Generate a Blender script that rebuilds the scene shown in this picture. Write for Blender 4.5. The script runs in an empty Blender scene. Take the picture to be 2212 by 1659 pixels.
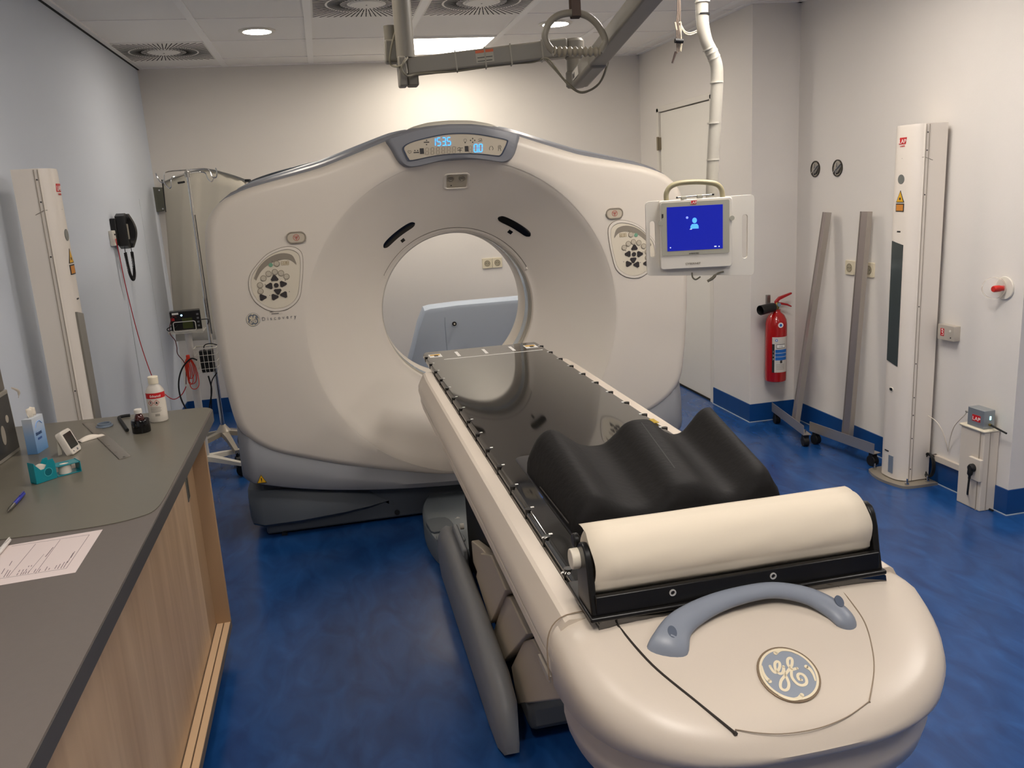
import bpy, bmesh, math, random
from mathutils import Vector, Matrix, geometry
random.seed(7)
PI = math.pi
SC = bpy.context.scene
COL = SC.collection
# ---------------------------------------------------------------- camera
CAMZ = 1.565
F = 1816.0
yaw, pitch, roll = 0.20498, 0.2284, -0.059186
_f = Vector((math.sin(yaw)*math.cos(pitch), math.cos(yaw)*math.cos(pitch), -math.sin(pitch)))
_r = Vector((math.cos(yaw), -math.sin(yaw), 0))
_u = _r.cross(_f)
_r, _u = math.cos(roll)*_r+math.sin(roll)*_u, -math.sin(roll)*_r+math.cos(roll)*_u
cd = bpy.data.cameras.new('camera'); cam = bpy.data.objects.new('camera', cd); COL.objects.link(cam)
cam.matrix_world = Matrix(((_r.x, _u.x, -_f.x, 0), (_r.y, _u.y, -_f.y, 0), (_r.z, _u.z, -_f.z, CAMZ), (0, 0, 0, 1)))
cd.sensor_fit = 'HORIZONTAL'; cd.sensor_width = 36; cd.lens = 36*F/2212; cd.clip_start = .02
SC.camera = cam
# ---------------------------------------------------------------- world, colour management
w = bpy.data.worlds.new('room_dark'); SC.world = w; w.use_nodes = True
w.node_tree.nodes['Background'].inputs[0].default_value = (1, .9, .8, 1)
w.node_tree.nodes['Background'].inputs[1].default_value = .02
SC.view_settings.view_transform = 'Standard'; SC.view_settings.look = 'None'
SC.view_settings.exposure = 0.0; SC.view_settings.gamma = 1; SC.view_settings.use_curve_mapping = False
LAMP = 3.25          # one knob for all ceiling lamps
WARM = (1.0, .90, .79); WARM2 = (1.0, .91, .77); NEUT = (1.0, .93, .86)
CZ = 2.536
# ---------------------------------------------------------------- helpers: points of the room
O = Vector((0, 0, CAMZ))
def ray(x, y): return _r*((x-1106)/F) - _u*((y-829.5)/F) + _f
def atz(x, y, z): d = ray(x, y); return O + d*((z-CAMZ)/d.z)
def aty(x, y, Y): d = ray(x, y); return O + d*(Y/d.y)
def atx(x, y, X): d = ray(x, y); return O + d*(X/d.x)
def pixel_x(P):
    q = Vector(P)-O; return 1106+F*q.dot(_r)/q.dot(_f)
class Frame:
    """a flat working plane: origin P, axes U, V, outward normal N"""
    def __init__(s, P, U, V):
        s.P = Vector(P); s.U = Vector(U).normalized(); s.V = Vector(V).normalized(); s.N = s.U.cross(s.V).normalized(); s.V = s.N.cross(s.U)
    def p(s, u, v, w=0): return s.P + s.U*u + s.V*v + s.N*w
    def uv(s, x, y):
        d = ray(x, y); t = (s.P-O).dot(s.N)/d.dot(s.N); q = O+d*t-s.P
        return (q.dot(s.U), q.dot(s.V))
    def uvs(s, pts): return [s.uv(*p) for p in pts]
# ---------------------------------------------------------------- materials
MATS = {}
def lin(c):
    if isinstance(c, str): c = [int(c[i:i+2], 16)/255 for i in (0, 2, 4)]
    return [x/12.92 if x <= .04045 else ((x+.055)/1.055)**2.4 for x in c]
def mat(name, c, rough=.5, metal=0, noise=0, nscale=20, bump=0, bscale=200, spec=.5, coat=0, trans=0, em=None, estr=0, alpha=1, stretch=None, ior=1.45):
    if name in MATS: return MATS[name]
    m = bpy.data.materials.new(name); m.use_nodes = True; nt = m.node_tree; b = nt.nodes['Principled BSDF']
    L = lin(c)
    b.inputs['Base Color'].default_value = (*L, 1); b.inputs['Roughness'].default_value = rough
    b.inputs['Metallic'].default_value = metal; b.inputs['Specular IOR Level'].default_value = spec
    b.inputs['Coat Weight'].default_value = coat; b.inputs['Coat Roughness'].default_value = .08
    b.inputs['Transmission Weight'].default_value = trans; b.inputs['IOR'].default_value = ior
    b.inputs['Alpha'].default_value = alpha
    if em: b.inputs['Emission Color'].default_value = (*(lin(em) if isinstance(em, str) else em), 1); b.inputs['Emission Strength'].default_value = estr
    tc = nt.nodes.new('ShaderNodeTexCoord'); mp = nt.nodes.new('ShaderNodeMapping'); nt.links.new(tc.outputs['Object'], mp.inputs[0])
    if stretch: mp.inputs['Scale'].default_value = stretch
    n = nt.nodes.new('ShaderNodeTexNoise'); n.inputs['Scale'].default_value = nscale; n.inputs['Detail'].default_value = 5
    nt.links.new(mp.outputs[0], n.inputs['Vector'])
    if noise:
        r = nt.nodes.new('ShaderNodeMixRGB'); r.inputs[1].default_value = (*[x*(1-noise) for x in L], 1); r.inputs[2].default_value = (*[min(1, x*(1+noise)) for x in L], 1)
        nt.links.new(n.outputs[0], r.inputs[0]); nt.links.new(r.outputs[0], b.inputs['Base Color'])
    if bump:
        n2 = nt.nodes.new('ShaderNodeTexNoise'); n2.inputs['Scale'].default_value = bscale; n2.inputs['Detail'].default_value = 3
        nt.links.new(mp.outputs[0], n2.inputs['Vector'])
        bp = nt.nodes.new('ShaderNodeBump'); bp.inputs['Strength'].default_value = bump; bp.inputs['Distance'].default_value = .002
        nt.links.new(n2.outputs[0], bp.inputs['Height']); nt.links.new(bp.outputs[0], b.inputs['Normal'])
    MATS[name] = m; return m
# ---------------------------------------------------------------- helpers: mesh building
class MB:
    def __init__(s): s.v = []; s.f = []
    def add(s, vs, fs):
        k = len(s.v); s.v += [Vector(v) for v in vs]; s.f += [[i+k for i in f] for f in fs]; return s
    def box(s, c, size, rot=None):
        c = Vector(c); h = Vector(size)/2; vs = []
        for x, y, z in ((-1,-1,-1),(1,-1,-1),(1,1,-1),(-1,1,-1),(-1,-1,1),(1,-1,1),(1,1,1),(-1,1,1)):
            q = Vector((x*h.x, y*h.y, z*h.z)); vs.append(c+(rot @ q if rot else q))
        return s.add(vs, [(0,3,2,1),(4,5,6,7),(0,1,5,4),(1,2,6,5),(2,3,7,6),(3,0,4,7)])
    def b2(s, a, b): # box by corners
        a = Vector(a); b = Vector(b); return s.box((a+b)/2, [abs(q) for q in (b-a)])
    def bar(s, a, b, w, h, up=(0,0,1)): # beam from a to b
        a = Vector(a); b = Vector(b); d = (b-a); l = d.length; d.normalize(); x = d.cross(Vector(up)).normalized(); y = x.cross(d)
        R = Matrix((x, d, y)).transposed(); return s.box((a+b)/2, (w, l, h), R)
    def loft(s, loops, closed=True, cap=True, ring=False):
        n = len(loops[0]); vs = [p for l in loops for p in l]; fs = []
        m = len(loops)
        for i in range(m if ring else m-1):
            i2 = (i+1) % m
            for j in range(n if closed else n-1):
                j2 = (j+1) % n; fs.append((i*n+j, i*n+j2, i2*n+j2, i2*n+j))
        if cap and closed and not ring: fs.append(list(range(n))[::-1]); fs.append([(m-1)*n+j for j in range(n)])
        return s.add(vs, fs)
    def cyl(s, a, b, r0, r1=None, n=24, cap=True):
        r1 = r0 if r1 is None else r1; a = Vector(a); b = Vector(b); d = (b-a).normalized()
        x = d.orthogonal().normalized(); y = d.cross(x)
        L = [[c+(x*math.cos(t)+y*math.sin(t))*r for t in [2*PI*k/n for k in range(n)]] for c, r in ((a, r0), (b, r1))]
        return s.loft(L, cap=cap)
    def lathe(s, prof, o, axis=(0,0,1), n=32, cap=True): # prof: (r, h)
        o = Vector(o); d = Vector(axis).normalized(); x = d.orthogonal().normalized(); y = d.cross(x)
        return s.loft([[o+d*h+(x*math.cos(t)+y*math.sin(t))*r for t in [2*PI*k/n for k in range(n)]] for r, h in prof], cap=cap)
    def tube(s, pts, r, n=8, closed=False, sm=0):
        pts = [Vector(p) for p in pts]
        if sm: pts = spline(pts, sm, closed)
        rr = r if isinstance(r, (list, tuple)) else [r]*len(pts)
        if len(rr) != len(pts): rr = [rr[min(len(rr)-1, int(i*(len(rr)-1)/(len(pts)-1)+.5))] for i in range(len(pts))]
        L = []; x = None; m = len(pts)
        for i, p in enumerate(pts):
            a = pts[(i-1) % m] if (closed or i) else p; b = pts[(i+1) % m] if (closed or i < m-1) else p
            d = (b-a); d = d.normalized() if d.length > 1e-9 else Vector((0,0,1))
            x = d.orthogonal().normalized() if x is None else (x-d*x.dot(d)).normalized()
            y = d.cross(x); L.append([p+(x*math.cos(t)+y*math.sin(t))*rr[i] for t in [2*PI*k/n for k in range(n)]])
        return s.loft(L, ring=closed)
    def plate(s, fr, uv, w0, w1, inset=0): # polygon in a frame, from w0 to w1
        c = (sum(p[0] for p in uv)/len(uv), sum(p[1] for p in uv)/len(uv))
        A = [fr.p(u, v, w0) for u, v in uv]
        L = [A]
        if inset:
            L.append([fr.p(u, v, w1-abs(inset)) for u, v in uv])
            q = []
            for u, v in uv:
                d = Vector((c[0]-u, c[1]-v)); l = d.length or 1; q.append(fr.p(u+d.x/l*inset, v+d.y/l*inset, w1))
            L.append(q)
        else: L.append([fr.p(u, v, w1) for u, v in uv])
        return s.loft(L)
    def disc(s, fr, u, v, r, w0, w1, n=28, rv=None):
        rv = rv or r; return s.plate(fr, [(u+r*math.cos(2*PI*k/n), v+rv*math.sin(2*PI*k/n)) for k in range(n)], w0, w1)
    def ringplate(s, fr, outer, inner, w0, w1):
        L = [[fr.p(u, v, w0) for u, v in outer], [fr.p(u, v, w1) for u, v in outer], [fr.p(u, v, w1) for u, v in inner], [fr.p(u, v, w0) for u, v in inner]]
        return s.loft(L, ring=True)
    def holes(s, fr, outer, holes, w0, w1): # flat plate with openings
        loops = [outer]+list(holes); flat = [p for l in loops for p in l]; n = len(flat)
        tri = geometry.tessellate_polygon([[Vector((u, v, 0)) for u, v in l] for l in loops])
        vs = [fr.p(u, v, w1) for u, v in flat]+[fr.p(u, v, w0) for u, v in flat]; fs = [list(t) for t in tri]+[[i+n for i in t][::-1] for t in tri]; k = 0
        for l in loops:
            m_ = len(l); fs += [[k+j, k+(j+1) % m_, k+(j+1) % m_+n, k+j+n] for j in range(m_)]; k += m_
        return s.add(vs, fs)
    def obj(s, name, m, parent=None, smooth=True, bevel=0, seg=2, sub=0, ang=35, label=None):
        me = bpy.data.meshes.new(name); o0 = parent_origin(parent)
        me.from_pydata([v-o0 for v in s.v], [], s.f); me.validate(); 
        bm = bmesh.new(); bm.from_mesh(me); bmesh.ops.remove_doubles(bm, verts=bm.verts, dist=1e-5)
        bmesh.ops.recalc_face_normals(bm, faces=bm.faces); bm.to_mesh(me); bm.free()
        me.materials.append(m)
        if smooth: me.shade_smooth(); me.set_sharp_from_angle(angle=math.radians(ang))
        o = bpy.data.objects.new(name, me); COL.objects.link(o)
        if parent: o.parent = parent
        if bevel:
            b = o.modifiers.new('bevel', 'BEVEL'); b.width = bevel; b.segments = seg; b.limit_method = 'ANGLE'; b.angle_limit = math.radians(40); b.harden_normals = False
        if sub: q = o.modifiers.new('sub', 'SUBSURF'); q.levels = sub; q.render_levels = sub
        if label: o['label'] = label
        return o
def parent_origin(p):
    v = Vector((0,0,0))
    while p is not None: v += p.location; p = p.parent
    return v
def spline(pts, k=6, closed=False):
    n = len(pts); out = []
    for i in range(n if closed else n-1):
        if closed: a, b, c, d = pts[(i-1) % n], pts[i], pts[(i+1) % n], pts[(i+2) % n]
        else: a, b, c, d = pts[max(i-1, 0)], pts[i], pts[i+1], pts[min(i+2, n-1)]
        for j in range(k):
            t = j/k; out.append(.5*((2*b)+(c-a)*t+(2*a-5*b+4*c-d)*t*t+(3*b-a-3*c+d)*t**3))
    if not closed: out.append(pts[-1])
    return out
def sp2(pts, k=6, closed=True): return [(q.x, q.y) for q in spline([Vector((a, b, 0)) for a, b in pts], k, closed)]
def rrect(u0, v0, u1, v1, r, n=6):
    out = []
    for cx, cy, a0 in ((u1-r, v1-r, 0), (u0+r, v1-r, PI/2), (u0+r, v0+r, PI), (u1-r, v0+r, 3*PI/2)):
        for k in range(n+1): a = a0+PI/2*k/n; out.append((cx+r*math.cos(a), cy+r*math.sin(a)))
    return out
def tag(o, label, cat, group=None, kind=None):
    if label: o['label'] = label
    if cat: o['category'] = cat
    if group: o['group'] = group
    if kind: o['kind'] = kind
    return o
def thing(name, loc, label, cat, group=None):
    o = bpy.data.objects.new(name, None); COL.objects.link(o); o.location = loc; o.empty_display_size = .1
    return tag(o, label, cat, group)
def struct(o): o['kind'] = 'structure'; return o
def copy_tree(o, loc, parent=None):
    c = o.copy(); COL.objects.link(c)
    if parent: c.parent = parent
    if loc is not None: c.location = loc
    for ch in list(o.children): copy_tree(ch, None, c)
    return c
def text(name, body, fr, u, v, h, m, parent, w=.0006, align='LEFT', squeeze=1, space=1.0, rot=0, th=.0004, label=None):
    cu = bpy.data.curves.new(name, 'FONT'); cu.body = body; cu.size = h*1.4; cu.align_x = align; cu.space_character = space; cu.extrude = th; cu.resolution_u = 3
    t = bpy.data.objects.new(name, cu); COL.objects.link(t); dg = bpy.context.evaluated_depsgraph_get(); dg.update()
    me = bpy.data.meshes.new_from_object(t.evaluated_get(dg)); bpy.data.objects.remove(t); bpy.data.curves.remove(cu)
    o0 = parent_origin(parent); ca, sa = math.cos(rot), math.sin(rot)
    for q in me.vertices:
        x, y = q.co.x*squeeze, q.co.y; q.co = fr.p(u+x*ca-y*sa, v+x*sa+y*ca, w+th+q.co.z)-o0
    me.name = name; me.materials.clear(); me.materials.append(m)
    o = bpy.data.objects.new(name, me); COL.objects.link(o); o.parent = parent
    if label: o['label'] = label
    return o
# ---------------------------------------------------------------- shared materials
def wallmat(name, c):
    return mat(name, c, rough=.75, noise=.02, nscale=3, bump=.2, bscale=260, spec=.25, stretch=(1, 1, 1.6))
M_wall = wallmat('painted_wall', 'e0dbd5'); M_wallL = wallmat('painted_wall_cool', 'd0d6df')
M_white = mat('white_plastic', 'dcd7cb', .35); M_cream = mat('cream_plastic', 'd9cfb8', .35)
M_black = mat('black_plastic', '101010', .35); M_rubber = mat('black_rubber', '0b0b0c', .6)
M_chrome = mat('chrome', 'c9c9c9', .12, 1); M_steel = mat('steel', 'a3a19c', .32, 1, noise=.06, nscale=8)
M_red = mat('red_print', 'c0161c', .45); M_white_p = mat('white_print', 'f0eee8', .5)
M_dark_p = mat('dark_print', '2c2a2a', .5); M_yellow = mat('yellow_label', 'd9a415', .5)
M_blue_p = mat('blue_print', '1c67b8', .5)
M_beige = mat('gantry_beige', 'd3cabd', .36, bump=.05, bscale=500, spec=.4)
M_bluegrey = mat('bluegrey_plastic', '7a7b80', .4, bump=.05, bscale=400)
M_grey_base = mat('dark_grey_plastic', '4b5158', .5)
# ================================================================ THE ROOM
XL, XD, XR, YB, YP, YJ, YF, XE = -1.165, 2.563, 2.872, 6.66, 4.82, 3.02, -2.6, 4.6
def wall(name, a, b, m, z0=0, z1=CZ, t=.12, hole=None):
    """solid wall slab: inner face runs a->b, thickness on the right-hand side of a->b"""
    a = Vector((*a, 0)); b = Vector((*b, 0)); d = (b-a).normalized(); n = Vector((d.y, -d.x, 0))*t
    mb = MB(); mb.loft([[a+Vector((0,0,z0)), b+Vector((0,0,z0)), b+n+Vector((0,0,z0)), a+n+Vector((0,0,z0))], [a+Vector((0,0,z1)), b+Vector((0,0,z1)), b+n+Vector((0,0,z1)), a+n+Vector((0,0,z1))]])
    return struct(mb.obj(name, m, smooth=False))
# floor: blue linoleum, marbled, slightly glossy
mf = bpy.data.materials.new('blue_linoleum'); mf.use_nodes = True; nt = mf.node_tree; b = nt.nodes['Principled BSDF']
tc = nt.nodes.new('ShaderNodeTexCoord'); n1 = nt.nodes.new('ShaderNodeTexNoise'); n1.inputs['Scale'].default_value = 5; n1.inputs['Detail'].default_value = 8; n1.inputs['Distortion'].default_value = 1.2
mp = nt.nodes.new('ShaderNodeMapping'); mp.inputs['Scale'].default_value = (1.8, .8, 1); nt.links.new(tc.outputs['Object'], mp.inputs[0]); nt.links.new(mp.outputs[0], n1.inputs['Vector'])
cr = nt.nodes.new('ShaderNodeValToRGB'); cr.color_ramp.elements[0].position = .3; cr.color_ramp.elements[1].position = .75
cr.color_ramp.elements[0].color = (*lin('113a70'), 1); cr.color_ramp.elements[1].color = (*lin('225290'), 1)
nt.links.new(n1.outputs[0], cr.inputs[0]); nt.links.new(cr.outputs[0], b.inputs['Base Color'])
n3 = nt.nodes.new('ShaderNodeTexNoise'); n3.inputs['Scale'].default_value = 45; n3.inputs['Detail'].default_value = 4; nt.links.new(mp.outputs[0], n3.inputs['Vector'])
bp = nt.nodes.new('ShaderNodeBump'); bp.inputs['Strength'].default_value = .06; bp.inputs['Distance'].default_value = .004; nt.links.new(n3.outputs[0], bp.inputs['Height']); nt.links.new(bp.outputs[0], b.inputs['Normal'])
b.inputs['Roughness'].default_value = .24; b.inputs['Specular IOR Level'].default_value = .55
struct(MB().b2((XL-.15, YF-.15, -.1), (XE+.15, YB+.15, 0)).obj('floor', mf, smooth=False))
# ceiling: mineral tiles in a white grid
mt = mat('ceiling_tile', 'f2eee8', .85, bump=.5, bscale=500, spec=.2); mg = mat('ceiling_grid', 'f4f1ec', .5)
ce = struct(MB().b2((XL-.15, YF-.15, CZ), (XE+.15, YB+.15, CZ+.1)).obj('ceiling', mt, smooth=False))
GX = [-1.178+.6035*k for k in range(1, 10)]; GY = [6.333-.655*k for k in range(0, 14)]
g = MB()
for x in GX: g.b2((x-.02, YF, CZ-.006), (x+.02, YB, CZ+.002))
for y in GY: g.b2((XL, y-.006, CZ-.004), (XE, y+.006, CZ+.002))
g.b2((XL+.012, YF, CZ-.01), (XL+.04, YB, CZ)); g.b2((XL, YB-.03, CZ-.008), (XD, YB, CZ)); g.b2((XD-.03, YP, CZ-.008), (XD, YB, CZ)); g.b2((XD-.03, YP-.03, CZ-.008), (XR, YP, CZ)); g.b2((XR-.03, YJ, CZ-.008), (XR, YP, CZ))
g.obj('ceiling_grid', mg, ce, smooth=False)
mgap = mat('dark_gap', '15120f', .8)
gp = MB().b2((XL, YF, CZ-.014), (XL+.012, YB, CZ)).obj('shadow_gap', mgap, ce, smooth=False, label='thin black gap between ceiling and left wall')
cj = MB()
for y in GY: cj.b2((XL+.04, y+.006, CZ-.001), (XR, y+.012, CZ+.002))
cj.obj('tile_joint', mat('tile_joint', '97908a', .9), ce, smooth=False)
wall('wall_left', (XL, YB), (XL, YF), M_wallL, t=.12)
wall('wall_back', (XL-.12, YB), (XD+.12, YB), M_wall, t=-.12)
wall('wall_right', (XD, YB), (XD, 6.38), M_wall, t=-.12) if 0 else None
struct(MB().loft([[Vector((x, y, z)) for y, z in ((YP, 0), (5.35, 0), (5.35, 2.09), (6.31, 2.09), (6.31, 0), (YB, 0), (YB, CZ), (YP, CZ))] for x in (XD, XR+.12)]).obj('wall_door_side', M_wall, smooth=False))
wall('wall_right', (XR, YP), (XR, YJ+.12), M_wall, t=-.12)
struct(MB().b2((XR, YJ, 0), (XE+.12, YJ+.12, CZ)).obj('wall_right_return', M_wall, smooth=False))
wall('wall_far_right', (XE, YJ), (XE, YF), M_wall, t=-.12)
wall('wall_front', (XE+.12, YF), (XL-.12, YF), M_wall, t=-.12)
# blue skirting made of the floor linoleum
mb_blue = mat('blue_skirting', '10437f', .35, noise=.12, nscale=14)
def skirt(name, a, b, h=.118):
    a = Vector((*a, 0)); b = Vector((*b, 0)); d = (b-a).normalized(); n = Vector((-d.y, d.x, 0))*.006
    mb = MB(); q = [a, b, b+n, a+n]; mb.loft([q, [p+Vector((0,0,h)) for p in q]]); return struct(mb.obj(name, mb_blue, smooth=False))
skirt('baseboard_left', (XL, YF), (XL, YB)) ; bpy.data.objects['baseboard_left'].location.x = .006
skirt('baseboard_back', (XD, YB), (XL, YB)); skirt('baseboard_pillar', (XD-.006, YP), (XR, YP)); bpy.data.objects['baseboard_pillar'].location.y = -.006
skirt('baseboard_door_side', (XD, YP), (XD, 5.345)); skirt('baseboard_right', (XR, YJ), (XR, YP)); skirt('baseboard_return', (XR-.006, YJ), (XE, YJ)); bpy.data.objects['baseboard_return'].location.y = -.006
bpy.data.objects['baseboard_back'].location.y = -.0
struct(MB().b2((XL, YB-.008, 0), (XD, YB, .118)).obj('baseboard_rear_strip', mb_blue, smooth=False)) if 0 else None
caulk = mat('white_sealant', 'a9b4bf', .5)
struct(MB().bar((XD-.010, 5.345, .002), (XD-.010, YP-.01, .002), .005, .004).bar((XD-.01, YP-.011, .002), (XR, YP-.011, .002), .005, .004).bar((XR-.010, YP, .002), (XR-.010, YJ-.01, .002), .004, .004).bar((XR-.01, YJ-.011, .002), (XE, YJ-.011, .002), .004, .004).obj('trim_1', caulk, smooth=False))
# door in the side wall behind the scanner
md = mat('door_paint', 'e9e5dc', .45); mdf = mat('door_frame', 'e0dbd2', .5)
d = struct(MB().b2((XD+.012, 5.40, .012), (XD+.05, 6.27, 2.055)).obj('door_1', md, smooth=False, bevel=.002))
MB().b2((XD-.004, 5.345, 0), (XD+.06, 5.395, 2.09)).b2((XD-.004, 6.275, 0), (XD+.06, 6.315, 2.09)).b2((XD-.004, 5.345, 2.062), (XD+.06, 6.315, 2.10)).obj('door_frame', mdf, d, smooth=False, bevel=.002)
hz = aty(1411, 311, 6.27).z
MB().cyl((XD-.012, 6.272, hz-.05), (XD-.012, 6.272, hz+.05), .009).b2((XD-.008, 6.26, hz-.045), (XD+.012, 6.285, hz+.045)).obj('hinge', mat('hinge_metal', '8a7f6c', .4, .8), d)
MB().b2((XD+.005, 5.39, 0), (XD+.055, 6.28, .012)).obj('threshold', mgap, d, smooth=False)
# thin wall strips (panel joints) on the left wall
s = MB()
for (x0, y0, x1, y1) in ((300, 430, 352, 890), (268, 600, 296, 780)):
    a = atx(x0, y0, XL); bz = atx(x1, y1, XL); s.b2((XL, a.y-.004, .12), (XL+.003, a.y+.003, a.z+.0))
struct(s.obj('trim_2', wallmat('strip_paint', 'cdd2d8'), smooth=False))
# ---------------------------------------------------------------- ceiling fittings
vm = mat('vent_white', 'e6e2da', .5); vs_ = mat('vent_slot', '17130f', .8)
def vent(x0, y0, label, dark=1):
    x1, y1 = x0+.5635, y0+.64; cx, cy = (x0+x1)/2, (y0+y1)/2
    t = thing('ceiling_vent', (cx, cy, CZ), label, 'ceiling vent', 'square radial ceiling diffusers')
    MB().b2((x0, y0, CZ-.006), (x1, y1, CZ-.001)).obj('face_plate', vm, t, smooth=False)
    MB().cyl((cx, cy, CZ-.0065), (cx, cy, CZ-.011), .088, .084, 40).obj('centre_disc', vm, t)
    MB().cyl((cx, cy, CZ-.0115), (cx, cy, CZ-.014), .004).obj('screw', M_steel, t)
    s = MB(); n = 72
    for k in range(n):
        a = 2*PI*(k+.5)/n; r0 = .1 if k % 2 else .135
        lim = min(.272/abs(math.cos(a)) if abs(math.cos(a)) > 1e-3 else 9, .308/abs(math.sin(a)) if abs(math.sin(a)) > 1e-3 else 9)
        segs = [(r0, min(.20, lim)), (.211, lim)] if lim > .24 else [(r0, lim)]
        for ra, rb in segs:
            if rb-ra < .012: continue
            s.bar((cx+ra*math.cos(a), cy+ra*math.sin(a), CZ-.0066), (cx+rb*math.cos(a), cy+rb*math.sin(a), CZ-.0066), .0050 if ra < .2 else .0056, .0012)
    s.obj('slots', vs_, t, smooth=False)
    return t
vent(GX[0]-.5835, 5.684, 'square slotted vent in the ceiling nearest the left wall')
vent(GX[1]+.02, 4.377, 'square slotted vent at the top edge, left of the hanging post')
vent(GX[2]+.02, 4.377, 'square slotted vent at the top edge, right of the hanging post')
me_p = mat('lamp_panel', 'ffffff', .5, em=WARM2, estr=5*LAMP); me_q = mat('lamp_panel_plain', 'ffffff', .5, em=NEUT, estr=9*LAMP); me_d = mat('lamp_down', 'ffffff', .5, em=WARM, estr=40*LAMP)
def panel(x0, y0, label, w=.5635, h=.64, m=None):
    t = thing('ceiling_light_panel', (x0+w/2, y0+h/2, CZ), label, 'ceiling light', 'flat square ceiling light panels')
    MB().ringplate(Frame((x0+w/2, y0+h/2, CZ), (0, 1, 0), (1, 0, 0)), rrect(-h/2, -w/2, h/2, w/2, .002, 1), rrect(-h/2+.012, -w/2+.012, h/2-.012, w/2-.012, .002, 1), 0, .012).obj('frame', mg, t, smooth=False)
    MB().b2((x0+.012, y0+.012, CZ-.008), (x0+w-.012, y0+h-.012, CZ-.004)).obj('diffuser', m or me_p, t, smooth=False)
def down(x, y, label):
    t = thing('ceiling_downlight', (x, y, CZ), label, 'ceiling light', 'round recessed ceiling downlights')
    MB().lathe([(.105, 0), (.105, -.004), (.098, -.009), (.08, -.009), (.08, 0)], (x, y, CZ), n=40, cap=False).obj('rim', M_white, t)
    MB().cyl((x, y, CZ-.001), (x, y, CZ-.005), .08, n=40).obj('lamp', me_d, t)
panel(GX[2]+.02, 5.684, 'bright rectangular ceiling light panel above the scanner')
down(-.261, 5.38, 'round downlight left of the light panel, near the far wall')
down(1.515, 5.333, 'round downlight behind the hanging ring handle')
panel(GX[3]+.02, 2.409, 'light panel in the ceiling above the patient table', m=me_q)
panel(GX[1]+.02, -.21, 'added fill light panel, out of view, in the ceiling above the photographer', m=me_q); panel(GX[5]+.02, .45, 'light panel in the ceiling right of the table end', m=me_q)  # first panel is unseen, added to brighten surfaces that face the camera
down(-.26, 2.72, 'round downlight above the worktop'); down(2.1, 3.4, 'round downlight near the right wall'); down(-.26, .9, 'round downlight above the near worktop')

# ================================================================ THE SCANNER GANTRY
GXC, GZ, GYF = .608, .965, 3.90
g = thing('scanner_gantry', (GXC, 4.35, 0), 'large beige ring-shaped medical scanner with blue-grey skirt and lit display', 'scanner')
half = [(0,.208),(.15,.212),(.30,.232),(.46,.268),(.66,.322),(.86,.39),(.96,.43),(1.03,.477),(1.075,.525),(1.10,.58),(1.115,.67),(1.128,.80),(1.136,.95),(1.138,1.1),(1.136,1.25),(1.13,1.38),(1.112,1.49),(1.075,1.55),(1.03,1.588),(.98,1.61),(.90,1.637),(.715,1.677),(.60,1.703),(.50,1.735),(.39,1.772),(.285,1.808),(.19,1.832),(.10,1.846),(0,1.85)]
out = [(GXC+x, z) for x, z in half]+[(GXC-x, z) for x, z in half[-2:0:-1]]
out = sp2(out, 4)
cx0, cz0 = GXC+.006, GZ
def rad(a):  # outline radius seen from the bore axis
    dx, dz = math.cos(a), math.sin(a); best = 0
    for i in range(len(out)):
        (x1, z1), (x2, z2) = out[i], out[(i+1) % len(out)]
        ex, ez = x2-x1, z2-z1; den = dx*ez-dz*ex
        if abs(den) < 1e-12: continue
        t = ((x1-cx0)*ez-(z1-cz0)*ex)/den; q = ((x1-cx0)*dz-(z1-cz0)*dx)/den
        if t > 0 and -1e-6 <= q <= 1+1e-6: best = max(best, t)
    return best
NA = 240; AN = [2*PI*k/NA for k in range(NA)]; RA = [rad(a) for a in AN]
def ringp(rf, y, zc=None):
    return [Vector((cx0+rf(k)*math.cos(a), y if not callable(y) else y(k), (cz0 if zc is None else zc)+rf(k)*math.sin(a))) for k, a in enumerate(AN)]
def edge_r(k, inset): return max(.70, RA[k]-inset) if False else RA[k]-inset
RC = .742
loops = []
# flat face from the cone edge outwards, then rolled edge, then side wall back
for t, y in ((0, GYF+.003), (.03, GYF), (.35, GYF), (.7, GYF)):
    loops.append(ringp(lambda k, t=t: RC+(max(RA[k]-.06, RC)-RC)*t if RA[k]-.05 > RC else RC-.0+(.0)*t, y))
for i in range(0, 8):
    a = PI/2*i/7
    def rf(k, a=a):
        e = min(.05, max(.006, (RA[k]-RC)*.8)); return RA[k]-e+e*math.sin(a)
    def yf(k, a=a):
        e = min(.05, max(.006, (RA[k]-RC)*.8)); return GYF+.0+e*(1-math.cos(a))*1.2
    loops.append(ringp(rf, yf))
loops.append(ringp(lambda k: RA[k]-.002, 4.0)); loops.append(ringp(lambda k: RA[k]-.01, 4.12))
MB().loft(loops, cap=False).obj('front_cover', M_beige, g, ang=50)
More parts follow.
